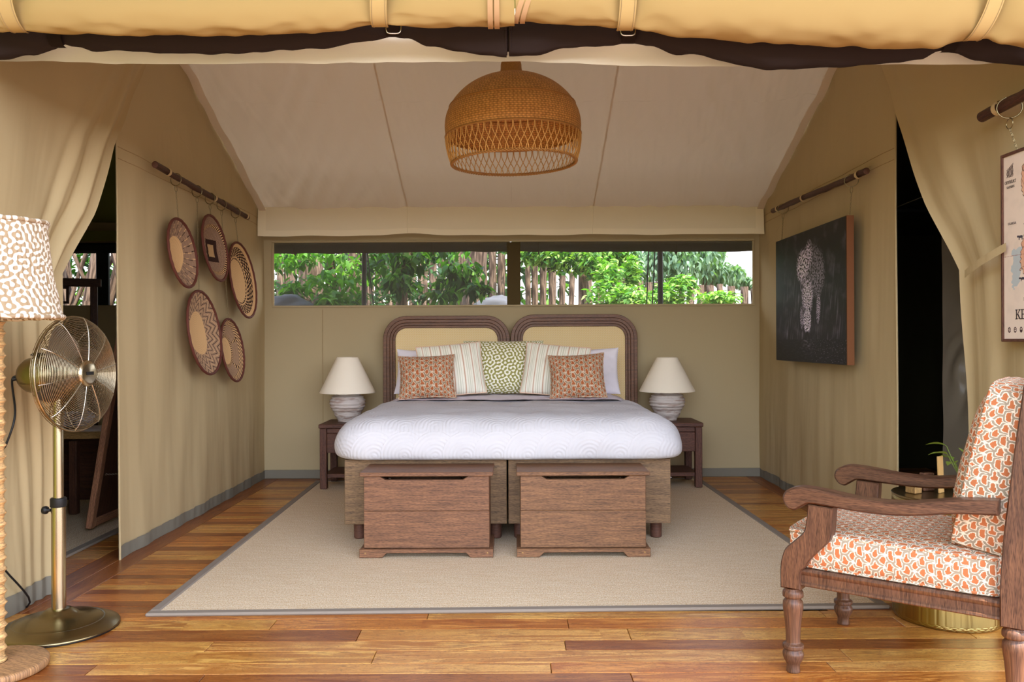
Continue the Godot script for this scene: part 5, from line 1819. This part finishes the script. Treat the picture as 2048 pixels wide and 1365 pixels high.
# ---------------------------------------------------------------- floor lamp
func make_floor_lamp() -> void:
	var d := 2.82
	var p := P(-12, 1331, d)
	var lamp := thing("floor_lamp", "tall floor lamp with ribbed honey wood column and pleated patterned shade", "lamp", Vector3(p.x, 0.0, -d))
	var disc := Shape.new().lathe([Vector2(0, 0), Vector2(0.160, 0), Vector2(0.166, 0.004), Vector2(0.168, 0.012), Vector2(0.168, 0.022), Vector2(0.164, 0.028), Vector2(0.156, 0.030), Vector2(0.0, 0.031)], 72)
	for k in disc.t.size():
		disc.t[k] = Vector2(disc.v[k].x + disc.v[k].z * 0.4, disc.v[k].z - disc.v[k].x * 0.4) + Vector2(0.3, 0.3)
	put("base", disc, m.base_wood, lamp)
	var prof := [Vector2(0.0, 0.03), Vector2(0.040, 0.031)]
	var pitch := 0.0385
	for k in 360:
		var y := 0.034 + 1.16 * k / 359.0
		var u := fposmod(y / pitch, 1.0)
		var scallop := pow(absf(u - 0.5) * 2.0, 2.2)   # sharp ridges between hollows
		prof.append(Vector2(0.0315 + 0.0095 * scallop, y))
	prof.append(Vector2(0.012, 1.196))
	prof.append(Vector2(0.010, 1.33))
	put("column", Shape.new().lathe(prof, 40, Transform3D.IDENTITY, Vector2(0.3, 1.2)), m.honey, lamp)
	var y0 := P(120, 634, d).y
	var y1 := P(90, 444, d).y
	put("pleated_shade", Shape.new().grid(func(a, b):
		var w: float = -a * TAU
		var r := lerpf(0.214, 0.166, b) - 0.010 * sin(PI * b) + 0.0022 * sin(w * 84.0 + 1.2 * sin(w * 5.0)) * sin(PI * clampf(b, 0.05, 0.95)) + 0.002 * soft.get_noise_2d(w * 8.0, b * 3.0)
		return Vector3(cos(w) * r, lerpf(y0, y1, b) + 0.004 * soft.get_noise_1d(w * 3.0), sin(w) * r), 336, 20, Vector2.ONE, true), m.shade_cloth, lamp)
	for q in [[y0, 0.215], [y1, 0.167]]:
		var ring := []
		for k in 72:
			var w := TAU * k / 72
			ring.append(Vector3(cos(w) * q[1], q[0] + 0.004 * soft.get_noise_1d(w * 3.0), sin(w) * q[1]))
		put("shade_trim", Shape.new().tube(ring, 0.0075, 8, true), m.shade_cloth, lamp)
	for k in 3:
		var w := TAU * k / 3
		put("spider_arm", Shape.new().tube([Vector3(0, 1.33, 0), Vector3(cos(w) * 0.166, y1 - 0.01, sin(w) * 0.166)], 0.002, 6), m.bronze, lamp)

# ---------------------------------------------------------------- pedestal fan
func make_fan() -> void:
	var d := 3.23
	var p := P(118, 1259, d)
	var fan := thing("pedestal_fan", "brushed brass pedestal fan with wire grille beside the left doorway", "fan", Vector3(p.x, 0.0, -d))
	put("base", Shape.new().lathe([Vector2(0.0, 0.003), Vector2(0.215, 0.003), Vector2(0.219, 0.008), Vector2(0.216, 0.014), Vector2(0.20, 0.022), Vector2(0.166, 0.036), Vector2(0.160, 0.036), Vector2(0.156, 0.034), Vector2(0.151, 0.040), Vector2(0.10, 0.052), Vector2(0.074, 0.057), Vector2(0.060, 0.068), Vector2(0.046, 0.078), Vector2(0.034, 0.081), Vector2(0.0, 0.082)], 72), m.bronze, fan)
	put("base_ring", Shape.new().lathe([Vector2(0.0, 0.0), Vector2(0.214, 0.0), Vector2(0.2185, 0.003), Vector2(0.2185, 0.007), Vector2(0.2, 0.009), Vector2(0.0, 0.009)], 72), m.black, fan)
	var knee: float = P(115, 1003, d).y
	var head := P(154, 748, d) - fan.position
	put("lower_pole", Shape.new().lathe([Vector2(0.025, 0.068), Vector2(0.026, 0.074), Vector2(0.026, knee - 0.02), Vector2(0.0, knee - 0.02)], 32), m.pole_brass, fan)
	put("upper_pole", Shape.new().lathe([Vector2(0.019, knee - 0.02), Vector2(0.019, head.y - 0.10), Vector2(0.0, head.y - 0.098)], 28), m.pole_brass, fan)
	put("collar", Shape.new().lathe([Vector2(0.026, knee - 0.022), Vector2(0.030, knee - 0.020), Vector2(0.030, knee + 0.010), Vector2(0.027, knee + 0.014), Vector2(0.020, knee + 0.014)], 28), m.black, fan)
	var knob := Shape.new().lathe([Vector2(0.006, 0.0), Vector2(0.006, 0.014), Vector2(0.014, 0.015), Vector2(0.016, 0.022), Vector2(0.014, 0.032), Vector2(0.0, 0.034)], 20)
	put("knob", knob, m.black, fan, turned(-0.026, knee - 0.034, 0.005, Vector3(0, 0, 90)))

	# head: local +z is the way it blows, turned almost to +x and a little down
	var face := Transform3D(Basis.from_euler(Vector3(deg_to_rad(-2.0), deg_to_rad(80.0), 0)), head)
	var turn_y := Basis.from_euler(Vector3(PI / 2, 0, 0))   # a lathe's axis laid along z
	put("motor_housing", Shape.new().lathe([Vector2(0.0, -0.235), Vector2(0.03, -0.234), Vector2(0.055, -0.226), Vector2(0.068, -0.205), Vector2(0.072, -0.17), Vector2(0.070, -0.12), Vector2(0.064, -0.085), Vector2(0.0, -0.084)], 40), m.bronze, fan, face * Transform3D(turn_y, Vector3.ZERO))
	put("tilt_joint", Shape.new().box(Vector3(0.035, 0.10, 0.05), Transform3D.IDENTITY, 0.008), m.black, fan, Transform3D(face.basis, face * Vector3(0, -0.085, -0.085)))
	put("switch_knob", Shape.new().lathe([Vector2(0.0, 0.0), Vector2(0.006, 0.0), Vector2(0.006, 0.012), Vector2(0.024, 0.013), Vector2(0.026, 0.018), Vector2(0.018, 0.024), Vector2(0.0, 0.025)], 20), m.black, fan, Transform3D(face.basis, face * Vector3(0, 0.064, -0.17)))

	var rim := 0.222
	var front_z := func(r: float) -> float: return 0.048 * sqrt(maxf(0.0, 1.0 - pow(r / (rim * 1.02), 3.2))) - 0.004
	var rear_z := func(r: float) -> float: return -0.062 * pow(maxf(0.0, 1.0 - pow(r / (rim * 1.02), 3.6)), 0.6)
	var ring_at := func(r: float, z: float, seg: int) -> Array:
		var out := []
		for k in seg:
			var w := TAU * k / seg
			out.append(face * Vector3(cos(w) * r, sin(w) * r, z))
		return out
	var front := Shape.new()
	var rear := Shape.new()
	for k in 27:
		var r := lerpf(0.052, rim - 0.004, k / 26.0)
		front.tube(ring_at.call(r, front_z.call(r), 44), 0.0016, 4, true)
	for k in 15:
		var r := lerpf(0.08, rim - 0.004, k / 14.0)
		rear.tube(ring_at.call(r, rear_z.call(r), 40), 0.0012, 4, true)
	for k in 2:   # rings down the side
		rear.tube(ring_at.call(rim, -0.012 - 0.009 * k, 44), 0.0013, 4, true)
	tag(put("front_wires", front, m.wire, fan), "fine concentric brass wires", "", "", "stuff")
	tag(put("rear_wires", rear, m.wire, fan), "", "", "", "stuff")
	put("rim_band", Shape.new().tube(ring_at.call(rim + 0.001, -0.003, 72), 0.0045, 8, true), m.wire, fan)
	for k in 10:
		var w := TAU * (k + 0.25) / 10
		var pts := []
		for j in 12:
			var r := lerpf(0.046, rim, j / 11.0)
			pts.append(face * Vector3(cos(w) * r, sin(w) * r, front_z.call(r) + 0.0022))
		put("front_spoke", Shape.new().tube(pts, 0.0022 if k % 2 == 0 else 0.0014, 6), m.steel, fan)
		var back := []
		for j in 10:
			var r := lerpf(0.07, rim, j / 9.0)
			back.append(face * Vector3(cos(w + 0.2) * r, sin(w + 0.2) * r, rear_z.call(r) - 0.002))
		put("rear_spoke", Shape.new().tube(back, 0.0018, 6), m.wire, fan)
	var badge := put("hub_badge", Shape.new().lathe([Vector2(0.0, -0.006), Vector2(0.050, -0.006), Vector2(0.052, 0.0), Vector2(0.048, 0.006), Vector2(0.036, 0.010), Vector2(0.0, 0.0115)], 40), m.pole_brass, fan, face * Transform3D(turn_y, Vector3(0, 0, 0.046)))
	put("name_plate", Shape.new().box(Vector3(0.040, 0.013, 0.001), Transform3D.IDENTITY, 0.0003), m.black, fan, face * shift(0, 0, 0.0585))
	badge.set_meta("label", "round brass hub badge")
	for k in 4:
		var blade := Shape.new().grid(func(a, b):
			var r := lerpf(0.035, 0.195, b)
			var half := 0.05 * sin(PI * clampf(pow(b, 0.75) * 0.93 + 0.07, 0, 1)) + 0.014
			var s: float = (a - 0.5) * 2
			return Vector3(s * half + 0.03 * b * b, r, s * half * 0.55 * (1.0 - 0.5 * b) - 0.012), 8, 14, Vector2(0.1, 0.2))
		put("blade", blade, m.blade if m.has("blade") else blade_material(), fan, face * Transform3D(Basis.from_euler(Vector3(0, 0, TAU * k / 4 + 0.55)), Vector3(0, 0, -0.012)))
	put("blade_hub", Shape.new().lathe([Vector2(0, -0.03), Vector2(0.04, -0.03), Vector2(0.042, 0.01), Vector2(0.03, 0.02), Vector2(0, 0.022)], 28), m.blade, fan, face * Transform3D(turn_y, Vector3(0, 0, -0.015)))
	var c0: Vector3 = face * Vector3(-0.03, -0.005, -0.222)
	var hang := [c0, c0 + Vector3(-0.030, -0.01, 0.01), P(30, 830, d - 0.1) - fan.position, P(12, 890, d - 0.12) - fan.position, P(-6, 925, d - 0.1) - fan.position, P(-14, 1100, d) - fan.position, Vector3(P(-20, 1260, d).x - fan.position.x, 0.008, -0.25), Vector3(-0.7, 0.008, -0.2)]
	put("cord", Shape.new().tube(curve(hang, 8), 0.004, 8), m.black, fan)
	put("cord_guard", Shape.new().tube([c0 + Vector3(0.012, 0, 0), c0 + Vector3(-0.028, -0.008, 0.008)], 0.008, 8), m.black, fan)

func blade_material() -> StandardMaterial3D:
	m.blade = metal(rgb(150, 138, 122), 0.4)
	return m.blade

# ---------------------------------------------------------------- armchair
func make_armchair() -> void:
	var chair := thing("armchair", "carved brown wooden armchair with scrolled arms and turned legs", "armchair", Vector3(0.949, 0.0, -2.78), -37.4)
	# own axes: x to the rear, z towards the eye; the near front leg stands on the origin
	var wide := 0.585
	var deep := 0.637
	var leg := [[0.0, 0.0], [0.021, 0.0], [0.0215, 0.012], [0.022, 0.028], [0.030, 0.043], [0.034, 0.056], [0.034, 0.066], [0.029, 0.075], [0.028, 0.079], [0.034, 0.082], [0.0345, 0.088], [0.034, 0.094], [0.026, 0.099], [0.0235, 0.106], [0.0245, 0.14], [0.028, 0.18], [0.032, 0.21], [0.0335, 0.224], [0.032, 0.238], [0.026, 0.247], [0.025, 0.251], [0.033, 0.255], [0.034, 0.266], [0.032, 0.274], [0.027, 0.280], [0.027, 0.284]]
	var turning := func() -> Shape:
		var prof := []
		for q in leg:
			prof.append(Vector2(q[0], q[1]))
		var fine := curve(prof, 3)
		var s := Shape.new().lathe(fine, 32)
		for k in s.t.size():
			s.t[k] = Vector2(s.t[k].y * 0.3, s.t[k].x * 0.2)
		return s
	var support := PackedVector2Array()
	for q in curve([Vector2(-0.040, 0.285), Vector2(-0.040, 0.348), Vector2(-0.035, 0.384), Vector2(-0.021, 0.421), Vector2(0.010, 0.452), Vector2(0.039, 0.484), Vector2(0.048, 0.526), Vector2(0.052, 0.575)], 5):
		support.append(q)
	for q in curve([Vector2(0.134, 0.572), Vector2(0.128, 0.489), Vector2(0.118, 0.458), Vector2(0.089, 0.426), Vector2(0.058, 0.390), Vector2(0.042, 0.362), Vector2(0.029, 0.345), Vector2(0.027, 0.285)], 5):
		support.append(q)
	var arm := PackedVector2Array()
	for q in curve([Vector2(0.052, 0.577), Vector2(0.030, 0.563), Vector2(0.008, 0.550), Vector2(-0.016, 0.558), Vector2(-0.030, 0.583), Vector2(-0.022, 0.610), Vector2(0.005, 0.626), Vector2(0.045, 0.630), Vector2(0.12, 0.624), Vector2(0.205, 0.614), Vector2(0.30, 0.612), Vector2(0.38, 0.620), Vector2(0.49, 0.640), Vector2(0.60, 0.650)], 6):
		arm.append(q)
	for q in curve([Vector2(0.60, 0.606), Vector2(0.49, 0.597), Vector2(0.38, 0.578), Vector2(0.30, 0.570), Vector2(0.22, 0.570), Vector2(0.12, 0.575), Vector2(0.075, 0.578)], 5):
		arm.append(q)
	var post := PackedVector2Array([Vector2(0.602, 0.30), Vector2(0.670, 0.30), Vector2(0.672, 0.45), Vector2(0.70, 0.80), Vector2(0.725, 1.04), Vector2(0.672, 1.05), Vector2(0.640, 0.80), Vector2(0.612, 0.55), Vector2(0.602, 0.40)])
	var rear_leg := func() -> Shape: return turning.call()
	for s in [0, 1]:
		var z = -wide * s
		put("leg", turning.call(), m.chair_wood, chair, shift(-0.006, 0, z))
		put("leg", rear_leg.call(), m.chair_wood, chair, shift(deep, 0, z))
		put("arm_support", Shape.new().prism(support, 0.055, Transform3D.IDENTITY, 0.004, true), m.chair_wood, chair, shift(0, 0, z))
		put("armrest", Shape.new().prism(arm, 0.064, Transform3D.IDENTITY, 0.006), m.chair_wood, chair, shift(0, 0, z))
		var pp := post.duplicate()
		pp.append(Vector2(0.602, 0.285))
		put("back_post", Shape.new().prism(PackedVector2Array([Vector2(0.602, 0.284), Vector2(0.670, 0.284), Vector2(0.672, 0.45), Vector2(0.70, 0.80), Vector2(0.725, 1.04), Vector2(0.672, 1.05), Vector2(0.640, 0.80), Vector2(0.612, 0.55), Vector2(0.602, 0.40)]), 0.058, Transform3D.IDENTITY, 0.004, true), m.chair_wood, chair, shift(0, 0, z))
		# seat rail with a moulded foot
		var rail := PackedVector2Array([Vector2(-0.016, 0.0), Vector2(0.016, 0.0), Vector2(0.020, 0.004), Vector2(0.019, 0.010), Vector2(0.012, 0.014), Vector2(0.012, 0.036), Vector2(0.018, 0.042), Vector2(0.020, 0.050), Vector2(0.014, 0.056), Vector2(-0.016, 0.056)])
		put("side_rail", Shape.new().prism(rail, deep - 0.06, Transform3D.IDENTITY, 0.001), m.chair_rail if m.has("chair_rail") else chair_rail_material(), chair, Transform3D(Basis(Vector3(0, 0, 1 - 2 * s), Vector3.UP, Vector3(-1 + 2 * s, 0, 0)), Vector3(deep / 2 - 0.004, 0.299, z)))
	for x in [0.0, deep]:
		put("cross_rail", Shape.new().box(Vector3(0.03, 0.056, wide - 0.055), Transform3D.IDENTITY, 0.004, 2), m.chair_wood, chair, shift(x, 0.327, -wide / 2))
	put("seat_board", Shape.new().box(Vector3(deep - 0.05, 0.012, wide - 0.045), Transform3D.IDENTITY, 0.002), m.walnut, chair, shift(deep / 2, 0.340, -wide / 2))
	put("top_rail", Shape.new().box(Vector3(0.045, 0.10, wide - 0.058), Transform3D.IDENTITY, 0.012, 2), m.chair_wood, chair, turned(0.695, 0.985, -wide / 2, Vector3(0, 0, -6)))
	for k in 5:
		put("back_slat", Shape.new().box(Vector3(0.014, 0.59, 0.05), Transform3D.IDENTITY, 0.004, 1), m.chair_wood, chair, turned(0.676, 0.64, -wide / 2 + (k - 2) * 0.095, Vector3(0, 0, -5.5)))

	# cushions: box cushions with piping, their panels bulging
	var box_cushion := func(size: Vector3, bulge: Vector3, corner: float, bend: Callable, thin: int) -> Shape:
		var s := Shape.new()
		for side in 6:
			var k := side / 2
			var sg := 1.0 if side % 2 == 0 else -1.0
			var i0 := (k + 1) % 3
			var i1 := (k + 2) % 3
			s.grid(func(a, b):
				var p := Vector3.ZERO
				p[i0] = (a - 0.5) * 2
				p[i1] = (b - 0.5) * 2
				p[k] = sg
				var q := p * size / 2
				q[k] += sg * bulge[k] * (1 - pow(p[i0], 4)) * (1 - pow(p[i1], 4))
				var j0 := (thin + 1) % 3
				var j1 := (thin + 2) % 3
				q[j0] -= p[j0] * corner * pow(absf(p[j1]), 6)
				q[j1] -= p[j1] * corner * pow(absf(p[j0]), 6)
				q += Vector3.ONE * 0.003 * noise.get_noise_3dv(q * 14.0)
				return bend.call(q), 18, 18, Vector2(size[i0], size[i1]), false, sg < 0)
		return s
	var piping_of := func(size: Vector3, k: int, corner: float, bend: Callable) -> Array:
		var i0 := (k + 1) % 3
		var i1 := (k + 2) % 3
		var rings := []
		for sg in [-1.0, 1.0]:
			var ring := []
			for j in 96:
				var side := j / 24
				var u := (j % 24) / 12.0 - 1.0
				var a: Vector2 = [Vector2(u, -1), Vector2(1, u), Vector2(-u, 1), Vector2(-1, -u)][side]
				var q := Vector3.ZERO
				q[k] = sg * size[k] / 2
				q[i0] = a.x * size[i0] / 2 - a.x * corner * pow(absf(a.y), 6)
				q[i1] = a.y * size[i1] / 2 - a.y * corner * pow(absf(a.x), 6)
				ring.append(bend.call(q))
			rings.append(ring)
		return rings
	var lie := func(q: Vector3) -> Vector3:
		var c := Vector3(0.285, 0.412 + 0.004, -wide / 2)
		q.y += 0.012 * (q.x / 0.3) * (1.0 if q.y > 0 else 0.0) * -0.3
		return q + c
	var seat := Vector3(0.635, 0.108, 0.572)
	var sc := thing("seat_cushion", "orange and cream patterned seat cushion of the armchair", "cushion", chair.position, -37.4)
	sc.position.y = 0.0
	put("cover", box_cushion.call(seat, Vector3(0.012, 0.018, 0.012), 0.012, lie, 1), m.cells, sc)
	for ring in piping_of.call(seat, 1, 0.012, lie):
		put("piping", Shape.new().tube(ring, 0.0055, 6, true), m.cells, sc)
	var tilt := Basis.from_euler(Vector3(0, 0, deg_to_rad(-11.5)))
	var stand := func(q: Vector3) -> Vector3:
		var narrow := 1.0 - 0.22 * clampf(q.y / 0.26, -0.2, 1.0) * 0.5
		return tilt * Vector3(q.x * narrow, q.y, q.z) + Vector3(0.582, 0.722, -wide / 2)
	var backc := thing("back_cushion", "orange and cream patterned back cushion leaning in the armchair", "cushion", chair.position, -37.4)
	var bsize := Vector3(0.132, 0.52, 0.50)
	put("cover", box_cushion.call(bsize, Vector3(0.045, 0.012, 0.012), 0.016, stand, 0), m.cells, backc)
	for ring in piping_of.call(bsize, 0, 0.016, stand):
		put("piping", Shape.new().tube(ring, 0.0055, 6, true), m.cells, backc)

func chair_rail_material() -> StandardMaterial3D:
	m.chair_rail = m.chair_wood.duplicate()
	return m.chair_rail

# ---------------------------------------------------------------- brass drum table and what stands on it
func make_drum() -> void:
	var d := 3.33
	var x := P(1893, 1200, d).x
	var top := 0.49
	var drum := thing("drum_table", "hammered brass drum side table half hidden behind the armchair", "side table", Vector3(x, 0, -d))
	put("body", Shape.new().lathe([Vector2(0.0, 0.0), Vector2(0.194, 0.0), Vector2(0.199, 0.006), Vector2(0.2, 0.02), Vector2(0.2, top - 0.02), Vector2(0.199, top - 0.008), Vector2(0.19, top - 0.004)], 72), m.hammered, drum)
	put("tray_top", Shape.new().lathe([Vector2(0.0, top - 0.012), Vector2(0.19, top - 0.012), Vector2(0.196, top - 0.006), Vector2(0.203, top + 0.004), Vector2(0.200, top + 0.006), Vector2(0.190, top - 0.004), Vector2(0.0, top - 0.004)], 72), m.bronze, drum)
	var y := top - 0.003
	var b := P(1832, 994, 3.38)
	var cube := put("wooden_cube", Shape.new().box(Vector3(0.046, 0.05, 0.046), Transform3D.IDENTITY, 0.003), m.pine, null, turned(b.x, y + 0.025, -3.40, Vector3(0, 30, 0)))
	tag(cube, "small pale wooden cube on the brass drum table", "box")
	b = P(1861, 990, 3.42)
	var block := put("wooden_block", Shape.new().box(Vector3(0.05, 0.075, 0.03), Transform3D.IDENTITY, 0.003), m.chair_wood, null, turned(b.x, y + 0.0375, -3.45, Vector3(0, 10, 0)))
	tag(block, "upright reddish wooden block behind the pale cube on the drum table", "block")
	b = P(1876, 938, 3.42)
	var card := put("kraft_card", Shape.new().box(Vector3(0.04, 0.15, 0.006), Transform3D.IDENTITY, 0.001), m.card if m.has("card") else card_material(), null, turned(b.x, y + 0.075, -3.40, Vector3(-2, 35, 0)))
	tag(card, "upright brown card on the brass drum table", "card")
	var plant := thing("potted_plant", "small green leaved plant in a pot behind the back cushion", "plant", Vector3(P(1925, 940, 3.38).x, y, -3.38))
	put("pot", Shape.new().lathe([Vector2(0, 0), Vector2(0.032, 0), Vector2(0.042, 0.06), Vector2(0.045, 0.065), Vector2(0.040, 0.065), Vector2(0.036, 0.055), Vector2(0, 0.055)], 28), m.plaster, plant)
	for k in 9:
		var yaw := TAU * k / 9.0 + 0.4
		var tip := Vector3(cos(yaw) * 0.06, 0.13 + 0.03 * (k % 3), sin(yaw) * 0.06)
		put("stem", Shape.new().tube(curve([Vector3(0, 0.05, 0), tip * 0.55 + Vector3(0, 0.02, 0), tip], 4), 0.0016, 5), m.green_stem if m.has("green_stem") else stem_material(), plant)
		put("leaf", leaf_mesh(0.075, 0.045, 0.03), m.green_stem, plant, Transform3D(Basis.from_euler(Vector3(-0.35, PI / 2 - yaw, 0.2)), tip))

func card_material() -> StandardMaterial3D:
	m.card = surface(rgb(196, 156, 96), 0.8)
	return m.card

func stem_material() -> StandardMaterial3D:
	m.green_stem = surface(rgb(112, 132, 52), 0.45)
	m.green_stem.backlight_enabled = true
	m.green_stem.backlight = Color(0.5, 0.6, 0.2)
	return m.green_stem
